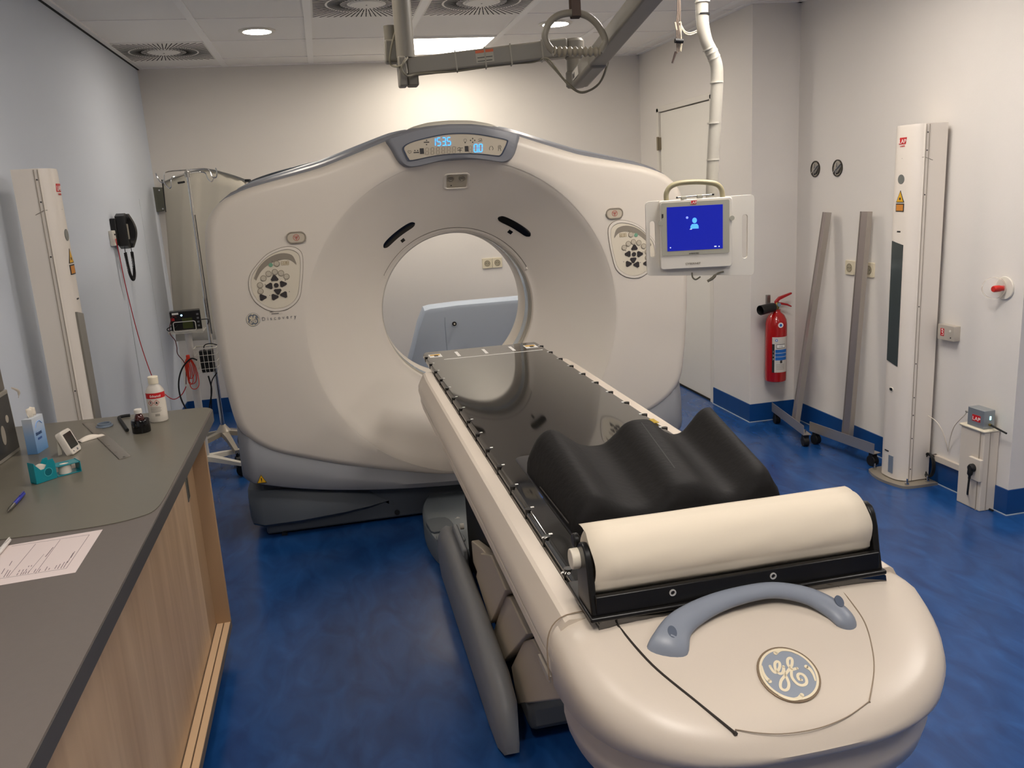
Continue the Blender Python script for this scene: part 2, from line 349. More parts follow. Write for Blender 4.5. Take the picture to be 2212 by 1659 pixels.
# funnel and bore
fun = [(RC, GYF+.004), (RC-.012, GYF+.010)]
for i in range(1, 15):
    t = i/14; fun.append((RC-.012-(RC-.012-.394)*t, GYF+.010+.265*(t**.96)))
for i in range(1, 7):
    a = PI/2*i/6; fun.append((.394-.013*math.sin(a), GYF+.275+.02*(1-math.cos(a))))
def bz(y): return GZ+.022*min(1, max(0, (y-GYF)/.3))
m = MB(); L = []
for r, y in fun: L.append([Vector((cx0+.004*min(1, (y-GYF)/.3)+r*math.cos(a), y, bz(y)+r*math.sin(a))) for a in AN])
m.loft(L, cap=False); m.obj('funnel', M_beige, g, ang=60)
def bring(prof, name, mm):
    m = MB(); L = [[Vector((cx0+.004+r*math.cos(a), y, GZ+.022+r*math.sin(a))) for a in AN] for r, y in prof]; m.loft(L, cap=False); return m.obj(name, mm, g, ang=30)
bring([(.3815, 4.192), (.379, 4.196), (.379, 4.212), (.384, 4.213), (.384, 4.218), (.379, 4.219), (.379, 4.236), (.384, 4.237), (.384, 4.242), (.379, 4.243), (.379, 4.262)], 'bore_rim', mat('bore_ring_grey', 'a39c8d', .35))
bring([(.380, 4.255), (.380, 4.335)], 'scan_window', mat('scan_window', '9aa3ab', .15, spec=.6))
bring([(.381, 4.33), (.378, 4.34), (.376, 4.42), (.38, 4.50), (.41, 4.56), (.47, 4.62), (.56, 4.68), (.70, 4.72)], 'rear_funnel', M_beige)
# body shell behind the face, closed at the back
m = MB(); L = [ringp(lambda k: RA[k]-.012, 4.10), ringp(lambda k: RA[k]-.012, 4.55), ringp(lambda k: RA[k]-.05, 4.68), ringp(lambda k: max(.70, RA[k]-.12), 4.72), ringp(lambda k: .70, 4.72, GZ+.022)]
m.loft(L, cap=False).obj('rear_cover', M_beige, g, ang=50)
# blue-grey top panels
def top_strip(name, x0, x1, lift, y0, y1, mm, lift2=None, bev=.006, n=40):
    """a panel lying along the upper outline between two offsets from the centre"""
    pts = [(x, z) for x, z in half if z > 1.5]; pts.sort(key=lambda p: p[0])
    def zz(x):
        x = abs(x)
        for (a, za), (b, zb) in zip(pts, pts[1:]):
            if a <= x <= b: return za+(zb-za)*(x-a)/(b-a)
        return pts[-1][1]
    L = []
    for i in range(n+1):
        x = x0+(x1-x0)*i/n; z = zz(x); e = math.sin(PI*i/n)**.16 if 0 < i < n else .25
        lf = lift if lift2 is None else lift+(lift2-lift)*i/n
        h = lf*e
        L.append([Vector((GXC+x, y0, z-.03)), Vector((GXC+x, y0, z+h*.55)), Vector((GXC+x, y0+.02, z+h)), Vector((GXC+x, y1-.03, z+h)), Vector((GXC+x, y1, z+h*.4)), Vector((GXC+x, y1, z-.03))])
    return MB().loft(L).obj(name, mm, g, ang=50)
M_bg3 = mat('bluegrey_light', '9ba0a8', .35)
top_strip('top_panel', -1.045, 1.03, .021, 3.955, 4.66, M_bluegrey)
top_strip('top_ridge', -.985, -.18, .030, 4.00, 4.5, M_bg3, .038)
top_strip('top_ridge', .985, .12, .026, 4.00, 4.5, M_bg3, .036)
top_strip('vent_inlay', -.93, -.55, .040, 4.02, 4.3, mat('inlay_dark', '2f3a44', .35))
top_strip('crown_panel', -.20, .24, .034, 3.965, 4.6, mat('crown_beige', 'cbc5b6', .3))
# display console at the top of the ring
FG = Frame((0, GYF, 0), (1, 0, 0), (0, 0, 1))     # normal points to -Y
po = FG.uvs([(834,303),(845,325),(857,346),(868,357),(882,362),(905,359),(945,350),(985,346),(1030,345),(1068,349),(1088,351),(1100,347),(1110,334),(1117,312),(1121,293),(1110,286),(1080,279),(1040,272),(990,269),(940,272),(890,282),(855,294)])
m = MB(); m.plate(FG, sp2(po, 3), -.10, .022, .012); m.obj('display_console', M_bluegrey, g, ang=50)
pi_ = FG.uvs([(872,320),(876,332),(882,343),(890,346),(940,336),(985,332),(1030,332),(1068,336),(1078,335),(1084,326),(1092,308),(1088,303),(1060,297),(1030,292),(1000,290),(960,292),(915,301),(885,310)])
pc = (sum(p[0] for p in pi_)/len(pi_), sum(p[1] for p in pi_)/len(pi_))
inn = sp2(pi_, 3); outr = [(pc[0]+(u-pc[0])*1.03, pc[1]+(v-pc[1])*1.08) for u, v in inn]
MB().ringplate(FG, outr, inn, .018, .026).obj('display_bezel', mat('bezel_dark', '3a4252', .3), g, ang=40)
dp = MB().plate(FG, inn, .015, .0235).obj('display_panel', mat('display_panel', 'b5ab99', .3, coat=.4), g)
M_led = mat('blue_led', '1060ff', .4, em=(.02, .30, 1.0), estr=3.2); M_off = mat('unlit_segment', '877d70', .5)
SEG = {'0': 'abcdef', '1': 'bc', '3': 'abgcd', '5': 'afgcd', '8': 'abcdefg'}
def digit(mb, u, v, wd, h, ch, th, w, sl=.08):
    S = {'a': ((0, h), (wd, h)), 'b': ((wd, h), (wd, h/2)), 'c': ((wd, h/2), (wd, 0)), 'd': ((0, 0), (wd, 0)), 'e': ((0, 0), (0, h/2)), 'f': ((0, h/2), (0, h)), 'g': ((0, h/2), (wd, h/2))}
    for k in SEG[ch]:
        (a, b_), (c, d_) = S[k]; g1 = .12*wd
        if b_ == d_: a += g1; c -= g1
        else:
            s_ = -1 if d_ < b_ else 1; b_ += s_*g1; d_ -= s_*g1
        mb.bar(FG.p(u+a+b_*sl, v+b_, w), FG.p(u+c+d_*sl, v+d_, w), th, .002, up=FG.N)
dg = MB()
def dnum(mb, x, y, s, h=.033, wd=.0145, pit=.0228, th=.0026):
    u, v = FG.uv(x, y); 
    for ch in s:
        if ch == '.': mb.box(FG.p(u-.0045, v, .0245), (.003, .002, .003)); continue
        digit(mb, u, v, wd, h, ch, th, .0245); u += pit
u0, v0 = FG.uv(932, 316)
dnum(dg, 932, 316, '153.5'); dg2 = MB(); dnum(dg2, 1022, 329, '0.0')
dg.obj('height_reading', M_led, dp, smooth=False, label='bright blue digits reading 153.5'); dg2.obj('tilt_reading', M_led, dp, smooth=False, label='bright blue digits reading 0.0')
og = MB(); og2 = MB(); dnum(og, 918, 335, '888888', .030, .0135, .0243, .0015); dnum(og2, 1011, 331, '8', .030, .0135, .0205, .0015)
og.obj('unlit_digits', M_off, dp, smooth=False); og2.obj('unlit_digit', M_off, dp, smooth=False)
ic = MB()
def flush(nm='display_symbol'):
    global ic
    if ic.v: ic.obj(nm, M_dark_p, dp, smooth=False)
    ic = MB()
def pu(x, y, w=.0242): u, v = FG.uv(x, y); return FG.p(u, v, w)
for x, y, wd, h in ((910, 327, .018, .024), (1006, 322, .016, .024)):
    ic.box(pu(x, y), (wd, .002, h)); flush('dark_field')
for g_ in (((920, 308), (920, 304), (920, 313)), ((898, 330), (895, 326), (901, 326))):
    ic.box(pu(*g_[0]), (.024, .0015, .004))
    for q_ in g_[1:]: ic.box(pu(*q_), (.005, .0015, .004), Matrix.Rotation(PI/4, 3, 'Y'))
    flush()
def oc(mb, x, y, r, th=.0011, n=18, w=.0242):
    u, v = FG.uv(x, y); mb.ringplate(FG, [(u+r*math.cos(2*PI*k/n), v+r*math.sin(2*PI*k/n)) for k in range(n)], [(u+(r-th)*math.cos(2*PI*k/n), v+(r-th)*math.sin(2*PI*k/n)) for k in range(n)], w-.001, w)
flush()
# heart
ic.tube([pu(883, 332), pu(879.5, 328), pu(880.5, 326), pu(882.5, 326.5), pu(883.5, 327.5), pu(885, 326), pu(887.5, 327), pu(887, 330), pu(883, 332)], .0007, 5)
flush(); oc(ic, 1003, 304, .007); ic.box(pu(1003, 309), (.006, .0012, .004)); flush()
for dx, dy in ((0, -4), (0, 4), (-4.5, 0), (4.5, 0)): ic.box(pu(1019+dx, 304+dy), (.005, .0012, .005), Matrix.Rotation(PI/4, 3, 'Y'))
flush(); ic.tube([pu(1031, 306), pu(1040, 305)], .0009, 5); oc(ic, 1035.5, 302, .005); ic.tube([pu(1031, 303), pu(1032, 301)], .0007, 5); ic.tube([pu(1039, 303), pu(1038, 300)], .0007, 5)
flush(); ic.tube([pu(986, 322), pu(990, 319), pu(994, 321), pu(998, 320)], .0011, 5); ic.box(pu(991, 325), (.02, .0012, .0028)); ic.tube([pu(992, 321), pu(992, 330)], .0011, 5)
flush()
for a, b_ in (((1056, 325), (1058, 316)), ((1062, 325), (1060, 316))): ic.tube([pu(*a), pu((a[0]+b_[0])/2-2*(1 if a[0] < b_[0] else -1), (a[1]+b_[1])/2), pu(*b_)], .0009, 5, sm=4)
flush(); oc(ic, 1077, 318, .008); oc(ic, 1077, 318, .004); ic.tube([pu(1075, 321), pu(1074, 327)], .0008, 5); ic.tube([pu(1079, 321), pu(1080, 327)], .0008, 5)
flush()
# laser window slots, sensor squares, camera recess on the funnel
def fy(r): # depth of the funnel at radius r
    for (r1, y1), (r2, y2) in zip(fun, fun[1:]):
        if r2 <= r <= r1: return y1+(y2-y1)*(r1-r)/(r1-r2+1e-9)
    return GYF
def fp(r, deg, lift=0):
    a = math.radians(deg); y = fy(r); e = .002
    n = Vector((math.cos(a)*(fy(r-e)-fy(r+e))*-1, -2*e, math.sin(a)*(fy(r-e)-fy(r+e))*-1)).normalized()
    return Vector((cx0+r*math.cos(a), y, bz(y)+r*math.sin(a)))+n*lift
M_blk = mat('smoked_window', '0c0b0b', .12)
def polar(pt):
    q = aty(pt[0], pt[1], 4.10); r = 0
    for _ in range(6):
        dx, dz = q.x-cx0, q.z-bz(q.y); r = math.hypot(dx, dz); q = aty(pt[0], pt[1], fy(r))
    return r, math.degrees(math.atan2(q.z-bz(q.y), q.x-cx0))
for A, B in (((829, 535), (896, 482)), ((1145, 510), (1076, 470))):
    (r1, a1), (r2, a2) = polar(A), polar(B); n = 22; L = []
    for i in range(n+1):
        t = i/n; hw = .0165*math.sqrt(max(0, 1-abs(2*t-1)**7)); hw = max(hw, .0035); rr = r1+(r2-r1)*t; aa = a1+(a2-a1)*t
        L.append([fp(rr-hw, aa, -.002), fp(rr-hw, aa, .0015), fp(rr-hw*.5, aa, .0022), fp(rr+hw*.5, aa, .0022), fp(rr+hw, aa, .0015), fp(rr+hw, aa, -.002)])
    MB().loft(L).obj('laser_window', M_blk, g)
for P in ((870, 519), (1102, 501)):
    r, a = polar(P); m = MB(); L = []
    L.append([fp(r-.008, a-1.3, -.001), fp(r+.008, a-1.3, -.001), fp(r+.008, a+1.3, -.001), fp(r-.008, a+1.3, -.001)]); L.append([fp(r-.008, a-1.3, .002), fp(r+.008, a-1.3, .002), fp(r+.008, a+1.3, .002), fp(r-.008, a+1.3, .002)])
    m.loft(L).obj('sensor_window', M_blk, g, smooth=False)
r, a = polar((986, 391)); P0 = fp(r, a); V = (fp(r+.02, a)-fp(r-.02, a)).normalized(); U = Vector((math.cos(math.radians(a-90)), 0, math.sin(math.radians(a-90)))).normalized()
FC = Frame(P0, U, V)
if FC.N.y > 0: FC = Frame(P0, -U, V)
rc = MB().ringplate(FC, rrect(-.062, -.046, .062, .046, .018), rrect(-.053, -.038, .053, .038, .014), -.004, .004).obj('camera_recess', M_beige, g, bevel=.002)
MB().plate(FC, rrect(-.053, -.038, .053, .038, .014), -.006, .0012).obj('recess_plate', mat('recess_plate', 'a89d89', .4), rc)
for u in (-.028, .026):
    MB().lathe([(.0165, 0), (.0165, .002), (.012, .0035), (.010, .001), (.0, .001)], FC.p(u, .018, .001), FC.N, cap=False).obj('camera_lens', mat('lens_grey', '7d7466', .25), rc)
MB().disc(FC, -.024, -.024, .003, .001, .0022).obj('pin_hole', M_black, rc)
# handles cut in at the bore edge
bl_ = [fp(.402-.007*(1-math.cos(PI*min(1, max(0, (i-2)/3)))) if 0 else (.396 if i in (0, 60) else .410), 26+i*2.1, .0012) for i in range(61)]
MB().tube(bl_, .0016, 6).obj('bore_trim', mat('grip_line', '5f594f', .5), g)
MB().loft([[fp(r_, 26+i*2.1, l_) for r_, l_ in ((.396, -.001), (.396, .003), (.407, .003), (.409, -.001))] for i in range(61)]).obj('bore_lip', M_beige, g)
# emergency stop buttons
M_es = mat('stop_dish', '8c8273', .4)
def on_face(name_px): return FG.uv(*name_px)
for P in ((640, 513), (1327, 461)):
    u, v = FG.uv(*P)
    e = MB().ringplate(FG, rrect(u-.043, v-.026, u+.043, v+.026, .025), rrect(u-.037, v-.020, u+.037, v+.020, .019), .001, .0075).obj('stop_button', M_es, g, bevel=.001)
    MB().plate(FG, rrect(u-.037, v-.020, u+.037, v+.020, .019), .001, .0055).obj('button_cap', mat('button_cap', 'b9ae9b', .35), e)
    q = MB(); n = 24
    q.ringplate(FG, [(u+.014*math.cos(2*PI*k/n), v+.014*math.sin(2*PI*k/n)) for k in range(n)], [(u+.0122*math.cos(2*PI*k/n), v+.0122*math.sin(2*PI*k/n)) for k in range(n)], .005, .0062)
    for a0 in (90, 210, 330): a1 = a0+120; q.tube([FG.p(u+.010*math.cos(math.radians(a0+180)), v+.010*math.sin(math.radians(a0+180)), .006), FG.p(u+.010*math.cos(math.radians(a1+180)), v+.010*math.sin(math.radians(a1+180)), .006)], .0009, 5)
    q.disc(FG, u, v, .003, .005, .0063); q.obj('stop_symbol', mat('stop_red', 'a8342c', .5), e, smooth=False)
# control keypads
def keypad(sgn, cu, cv):
    """sgn +1: left-hand pad; -1: its mirror on the right"""
    def T(pts): return [(cu+sgn*u, cv+v) for u, v in pts]
    pear = sp2([(-.105,-.03),(-.085,-.085),(-.03,-.125),(.035,-.122),(.085,-.085),(.105,-.02),(.118,.06),(.115,.105),(.085,.128),(.04,.128),(-.02,.105),(-.07,.06),(-.098,.02)], 4)
    k = MB().ringplate(FG, T([(u*1.09, v*1.09) for u, v in pear]), T(pear), .001, .004).obj('keypad', M_beige, g, bevel=.001)
    MB().ringplate(FG, T([(u*1.105, v*1.105) for u, v in pear]), T([(u*1.09, v*1.09) for u, v in pear]), .0005, .0022).obj('keypad_seam', mat('seam_line', '6b6255', .6), k)
    MB().plate(FG, T([(u*.985, v*.985) for u, v in pear]), .0006, .0022).obj('keypad_dish', mat('keypad_dish', 'd2c8b4', .35), k)
    # sloping upper wall of the dish
    arc = [(-.088,.015),(-.062,.062),(-.015,.100),(.04,.116),(.085,.105),(.10,.07)]; arc2 = [(-.080,.005),(-.055,.042),(-.015,.072),(.04,.088),(.078,.082),(.10,.06)]
    MB().plate(FG, T(sp2(arc, 4, False)+sp2(arc2, 4, False)[::-1]), .001, .0035).obj('dish_slope', mat('dish_slope', '877e70', .5), k)
    bk = mat('key_ring', '8a8171', .5); kc = mat('key_cap', 'b7ad9a', .4); kd = mat('arrow_key', '35302f', .4)
    for u, v in ((-.048,.012),(-.024,.030),(.004,.036),(.030,.029),(.052,.012),(-.066,-.017),(-.067,-.044),(.016,.072)):
        b_ = MB().disc(FG, cu+sgn*u, cv+v, .0132, .001, .0045, 20).obj('round_key', bk, k)
        MB().disc(FG, cu+sgn*u, cv+v, .0106, .004, .0055, 20).obj('key_cap', kc, b_)
    MB().disc(FG, cu-sgn*.010, cv+.068, .009, .001, .005, 20).obj('green_key', mat('green_key', '6f9c80', .4), k, label='green start key')
    def tri(u, v, rot, s=.0155):
        p = []; u = .003+(u-.003)*1.22; v = -.023+(v+.023)*1.14
        for a in range(3):
            for da in (-14, 14): q = math.radians(rot+a*120+da); p.append((cu+sgn*(u+s*1.15*math.cos(q)), cv+v+s*math.sin(q)))
        MB().plate(FG, p, .001, .006, .0015).obj('arrow_key', kd, k)
    for u, v, r in ((0,.004,90),(-.021,-.024,180),(.027,-.020,0),(.006,-.047,270),(-.050,-.066,120),(-.008,-.068,120),(.027,-.062,60)): tri(u, v, r)
    MB().disc(FG, cu+sgn*.003, cv-.023, .0105, .001, .006, 20).obj('centre_key', kd, k)
    dd = MB()
    for i in range(3): digit_at(dd, cu+sgn*.036+(i*.012 if sgn > 0 else -.036+i*.012), cv+.064, .008, .016)
    dd.obj('keypad_digits', mat('amber_off', 'a38f63', .5), k, smooth=False)
    for u, v in ((-.002,.084),(.026,.089),(.044,-.004),(.056,-.056),(-.030,-.066),(-.044,-.016)): MB().disc(FG, cu+sgn*u, cv+v, .0018, .001, .0035, 8).obj('status_dot', M_dark_p, k)
def digit_at(mb, u, v, wd, h):
    for (a, b_), (c, d_) in (((0,h),(wd,h)),((wd,h),(wd,0)),((wd,0),(0,0)),((0,0),(0,h)),((0,h/2),(wd,h/2))): mb.bar(FG.p(u+a, v+b_, .003), FG.p(u+c, v+d_, .003), .0013, .0015, up=FG.N)
u, v = FG.uv(594, 605); keypad(1, u, v)
u2, v2 = FG.uv(1376, 538); keypad(-1, 2*GXC-u+.0, v2+.0)
# maker's monogram, traced as strokes in a unit disc
MONO = {
 'g': [[(440,640),(470,700),(520,765),(570,780),(620,735),(655,650),(650,570),(600,535),(552,570),(548,650),(570,730),(610,780),(670,810),(720,785),(740,720),(738,650)],
       [(738,650),(748,740),(775,830),(830,940),(860,1050),(835,1150),(765,1180),(690,1140),(668,1060),(690,960),(750,880),(800,800),(860,720),(920,630),(935,530),(915,470),(870,462),(832,500),(835,590),(875,660),(935,715),(1000,700),(1045,690)],
       [(925,700),(915,780),(925,880),(980,970),(1060,1045),(1160,1072),(1240,1040),(1258,970),(1230,890),(1170,830),(1100,812),(1058,840),(1060,890),(1095,940),(1140,950)]],
 'swirl': [[(560,350),(620,300),(720,275),(900,300),(1050,370)], [(1250,655),(1340,720),(1410,830),(1450,960)], [(1150,1290),(1080,1360),(950,1385),(800,1360),(640,1290)], [(430,980),(350,900),(290,790),(250,640)]]}
ZX = lambda p: (1620+p[0]/10.37, 1380+p[1]/10.37)
# plane of the table's end lid, used to read the emblem straight on
LP = Vector((.65, 1.08, .7827)); LU = Vector((1, 0, 0)); LV = Vector((0, .905, .425)).normalized()
FL = Frame(LP, LU, LV)
def mono_uv():
    ctr = FL.uv(*ZX((845, 825)))
    pts = {k: [[FL.uv(*ZX(p)) for p in s] for s in ss] for k, ss in MONO.items()}
    ext = [FL.uv(*ZX(p)) for p in ((170,640),(1530,1000),(660,195),(1040,1490),(300,330),(1330,420),(1480,1250),(400,1180))]
    cx = sum(p[0] for p in ext)/8; cy = sum(p[1] for p in ext)/8; R = sum(math.hypot(p[0]-cx, p[1]-cy) for p in ext)/8
    return {k: [[((a-cx)/R, (b-cy)/R) for a, b in s] for s in ss] for k, ss in pts.items()}, (cx, cy), R
MU, MC, MR = mono_uv()
def monogram(fr, cu, cv, R, parent, m_bg, m_fg, m_rim, w=0):
    e = MB().disc(fr, cu, cv, R, w, w+.004*R/.07, 48).obj('emblem', m_rim, parent, bevel=.0008)
    MB().disc(fr, cu, cv, R*.93, w+.001, w+.0046*R/.07, 48).obj('emblem_field', m_bg, e)
    wf = w+.0048*R/.07; th = .038*R
    m = MB(); n = 48
    m.ringplate(fr, [(cu+R*.93*math.cos(2*PI*k/n), cv+R*.93*math.sin(2*PI*k/n)) for k in range(n)], [(cu+R*.855*math.cos(2*PI*k/n), cv+R*.855*math.sin(2*PI*k/n)) for k in range(n)], wf-.0008, wf)
    def stroke(s, r0, r1):
        P = sp2(s, 6, False); L = []
        for i, (a, b_) in enumerate(P):
            t = i/(len(P)-1); r = r0+(r1-r0)*t
            a0, b0 = P[max(0, i-1)]; a1, b1 = P[min(len(P)-1, i+1)]; d = Vector((a1-a0, b1-b0)); d = d.normalized() if d.length else Vector((1, 0)); nx, ny = -d.y, d.x
            q = lambda s_, ww: fr.p(cu+R*(a+nx*s_*r), cv+R*(b_+ny*s_*r), ww)
            L.append([q(1, wf-.0006), q(1, wf+.0002), q(-1, wf+.0002), q(-1, wf-.0006)])
        m.loft(L)
        for (a, b_), r in ((s[0], r0), (s[-1], r1)): m.disc(fr, cu+R*a, cv+R*b_, R*r, wf-.0006, wf+.0002, 14)
    m.obj('monogram_ring', m_fg, e, smooth=False); m = MB()
    for s in MU['g']: stroke(s, .046, .046); wf += .00012
    m.obj('monogram', m_fg, e, smooth=False)
    for s in MU['swirl']: m = MB(); stroke(s, .07, .025); m.obj('swirl', m_fg, e, smooth=False)
    return e
M_em_bg = mat('emblem_slate', '8a919b', .4); M_em_fg = mat('emblem_cream', 'ddd0b4', .35); M_em_rim = mat('emblem_rim', '8f7c66', .25, .3)
u, v = FG.uv(547, 690); monogram(FG, u, v, .030, g, mat('badge_slate', '6a6e75', .4), M_em_fg, mat('badge_rim', '868a90', .3), .001)
u, v = FG.uv(566, 693); text('lettering', 'Discovery', FG, u, v, .0165, mat('grey_letter', '6d6b6c', .5), g, w=.001, space=1.75, squeeze=.92, label='thin grey lettering reading Discovery')
u, v = FG.uv(596, 674.5); lb = MB().plate(FG, rrect(u-.028, v-.010, u+.028, v+.010, .001, 1), .001, .0016).obj('rating_label', mat('label_white', 'cfc6b8', .5), g, smooth=False)
text('label_text', 'MR2', FG, u-.026, v+.0, .006, M_dark_p, lb, w=.0017); MB().plate(FG, [(u-.02, v-.007), (u+.012, v-.007), (u+.012, v-.004), (u-.02, v-.004)], .0016, .002).plate(FG, [(u-.0, v+.003), (u+.022, v+.003), (u+.022, v+.0045), (u, v+.0045)], .0016, .002).obj('label_bars', M_dark_p, lb, smooth=False)
# blue-grey skirt below the cover
def zb(x):  # lower edge of the beige cover
    x = abs(x)
    for (a, za), (b_, zb_) in zip(half, half[1:]):
        if za < 1.0 and a <= x <= b_ and b_ > a: return za+(zb_-za)*(x-a)/(b_-a)
    return .6
def zs(x):  # lower edge of the skirt
    x = abs(x)/1.1; return .160+.03*x+.075*x*x+.05*x**4
L = []; N = 60
xs = [1.102*math.sin(PI/2*(2*i/N-1)) for i in range(N+1)]
for x in xs:
    top = min(.60, zb(x)+.025) if abs(x) < 1.085 else .60; bot = zs(x); e = min(1, (1.102-abs(x))/.06); yb = 3.875+.07*(1-e)**2
    md = bot+(top-bot)*.5
    L.append([Vector((GXC+x, yb+.045, top)), Vector((GXC+x, yb+.022, top-(top-bot)*.25)), Vector((GXC+x, yb+.004, md)), Vector((GXC+x, yb-.004, bot+.03)), Vector((GXC+x, yb+.002, bot+.008)), Vector((GXC+x, yb+.02, bot)), Vector((GXC+x, 4.66, bot+.02)), Vector((GXC+x, 4.66, top))])
MB().loft(L).obj('skirt', M_bluegrey, g, ang=40)
FK = Frame((0, 3.871, 0), (1, 0, 0), (0, 0, 1)); u, v = FK.uv(565, 1036)
wl = MB().plate(FK, [(u-.022, v-.016), (u+.022, v-.016), (u, v+.024)], -.02, .002).obj('warning_label', mat('label_edge', '6d5a10', .5), g, smooth=False)
MB().plate(FK, [(u-.018, v-.0135), (u+.018, v-.0135), (u, v+.0195)], .001, .0026).obj('yellow_triangle', M_yellow, wl, smooth=False)
MB().plate(FK, [(u-.0018, v-.006), (u+.0018, v-.006), (u+.0025, v+.008), (u-.0025, v+.008)], .002, .0032).disc(FK, u, v-.0095, .002, .002, .0032, 8).obj('warning_mark', M_dark_p, wl, smooth=False)
# dark base
b_ = MB(); b_.b2((-.42, 3.955, .012), (1.62, 4.6, .27)).obj('base', M_grey_base, g, bevel=.012)
L = []
for x, ylo, yhi, zl, zt in ((-.487, 3.985, 3.985, .085, .235), (-.475, 3.935, 3.945, .07, .245), (-.42, 3.905, 3.92, .062, .243), (-.25, 3.898, 3.918, .066, .232), (-.05, 3.905, 3.93, .075, .213), (.08, 3.925, 3.945, .082, .185), (.17, 3.95, 3.955, .088, .12), (.21, 3.962, 3.962, .092, .10)):
    L.append([Vector((x, 4.4, zl)), Vector((x, ylo+.03, zl)), Vector((x, ylo, zl+.02)), Vector((x, yhi-.004, zt-.03)), Vector((x, yhi+.02, zt)), Vector((x, 4.4, zt))])
MB().loft(L).obj('base_cheek', M_grey_base, g, ang=50)
L2 = [[Vector((2*GXC-p.x, p.y, p.z)) for p in l] for l in L]; MB().loft(L2).obj('base_cheek', M_grey_base, g, ang=50)
for P in ((615, 1154), (858, 1107)):
    q = aty(P[0], P[1], 3.953); MB().cyl((q.x, 3.950, q.z), (q.x, 3.97, q.z), .013, n=20).obj('bolt_plug', M_black, g)
# ================================================================ blue covered unit behind the scanner
M_lb = mat('pale_blue_plastic', 'b9c6d8', .4)
t = thing('rear_equipment_cover', (.95, 5.6, 0), 'pale blue rounded equipment cover seen through the scanner ring', 'equipment cover')
prof = [aty(x, y, 5.45) for x, y in ((880, 812), (893, 750), (905, 700), (917, 668), (930, 664))]
xl = [p.x for p in prof]; zl = [p.z for p in prof]
L = []
for y, dz, s in ((5.45, -.035, 0), (5.462, -.012, 0), (5.50, .0, 0), (5.57, .004, 0), (5.62, -.02, 0)):
    l = [Vector((.40, y, 0)), Vector((.42, y, zl[0]+dz))]+[Vector((a, y, b+dz)) for a, b in zip(xl[1:], zl[1:])]+[Vector((.8, y, zl[-1]+dz+.008)), Vector((1.5, y, zl[-1]+dz+.01)), Vector((1.6, y, zl[-1]+dz-.05)), Vector((1.66, y, 0))]
    L.append(l)
MB().loft(L).obj('cover_shell', M_lb, t, ang=40)
q = aty(981, 699, 5.45); MB().cyl((q.x, 5.455, q.z), (q.x, 5.435, q.z), .014).obj('key_lock', M_black, t); MB().cyl((q.x, 5.437, q.z), (q.x, 5.433, q.z), .006).obj('lock_barrel', M_chrome, t)
a = aty(960, 672, 5.45); MB().tube([Vector((a.x, 5.4485, 0.1)), Vector((a.x-.003, 5.4485, a.z-.09)), Vector((a.x-.0, 5.4495, a.z-.045)), Vector((a.x+.01, 5.475, a.z-.003))], .002, 6).obj('panel_seam', mat('seam_blue', '94a3b8', .6), t)
# ================================================================ PATIENT TABLE
CT = .855; TX = .65
T = thing('patient_table', (TX, 2.6, 0), 'long beige scanner table with glossy black cradle running into the ring', 'scanner table')
M_shell = mat('table_beige', 'cbbfb0', .34, bump=.04, bscale=500)
M_crad = mat('cradle_black', '181715', .05, spec=.5, bump=.006, bscale=14, ior=2.1)
hw = .272
def cr_loop(y, e=0):
    X = [(-hw+.004, -.030), (-hw, -.018), (-hw+.002, -.006), (-hw+.012, 0), (0, 0), (hw-.012, 0), (hw-.002, -.006), (hw, -.018), (hw-.004, -.030)]
    return [Vector((TX+a*(1-e), y, CT+b*(1-e))) for a, b in X]
crd = MB().loft([cr_loop(1.225), cr_loop(1.24), cr_loop(3.70), cr_loop(3.775), cr_loop(3.795, .015)]).obj('cradle', M_crad, T, ang=50)
# index notches along both cradle edges
M_nt = mat('notch_black', '050505', .3)
ys = [3.684-.161*k for k in range(15)]
for y in ys:
    for s in (-1, 1):
        MB().cyl((TX+s*(hw-.007), y, CT-.022), (TX+s*(hw-.007), y, CT+.0006), .0085, .0085, 16).obj('index_notch', M_nt, crd)
        MB().b2((TX+s*(hw-.018)-.004, y-.003+.008, CT), (TX+s*(hw-.018)+.004, y+.003+.008, CT+.0006)).obj('index_mark', M_white_p, crd, smooth=False)
FT = Frame((0, 0, CT), (1, 0, 0), (0, 1, 0))
for body, P in (('F10', (1226, 1238)), ('F7', (1183, 1162))):
    u, v = FT.uv(*P); text('index_text', body, FT, u-.014, v, .009, M_white_p, crd, rot=-.5)
mk = MB(); mk.b2((TX-.20, 3.585, CT), (TX+.245, 3.592, CT+.0005)); mk.obj('white_line', M_white_p, crd, smooth=False)
for x in (TX-.125, TX, TX+.125): MB().b2((x-.007, 3.63, CT), (x+.007, 3.74, CT+.0005)).obj('white_mark', M_white_p, crd, smooth=False)
for x in (TX-.225, TX+.215):
    l = MB().b2((x-.028, 3.655, CT), (x+.028, 3.73, CT+.0005)).obj('corner_label', M_white_p, crd, smooth=False); MB().b2((x-.022, 3.695, CT), (x+.022, 3.72, CT+.0008)).obj('label_band', M_yellow, l, smooth=False); MB().b2((x-.006, 3.67, CT), (x+.012, 3.70, CT+.001)).obj('label_mark', M_dark_p, l, smooth=False)
# black satin inlay under the cushion
MB().loft([[FT.p(u, v, -.001) for u, v in rrect(TX-.215, 1.29, TX+.235, 2.13, .03)], [FT.p(u, v, .0015) for u, v in rrect(TX-.215, 1.29, TX+.235, 2.13, .03)], [FT.p(u, v, .0022) for u, v in rrect(TX-.213, 1.292, TX+.233, 2.128, .029)]]).obj('inlay', mat('inlay_satin', '1d1c20', .38), crd)
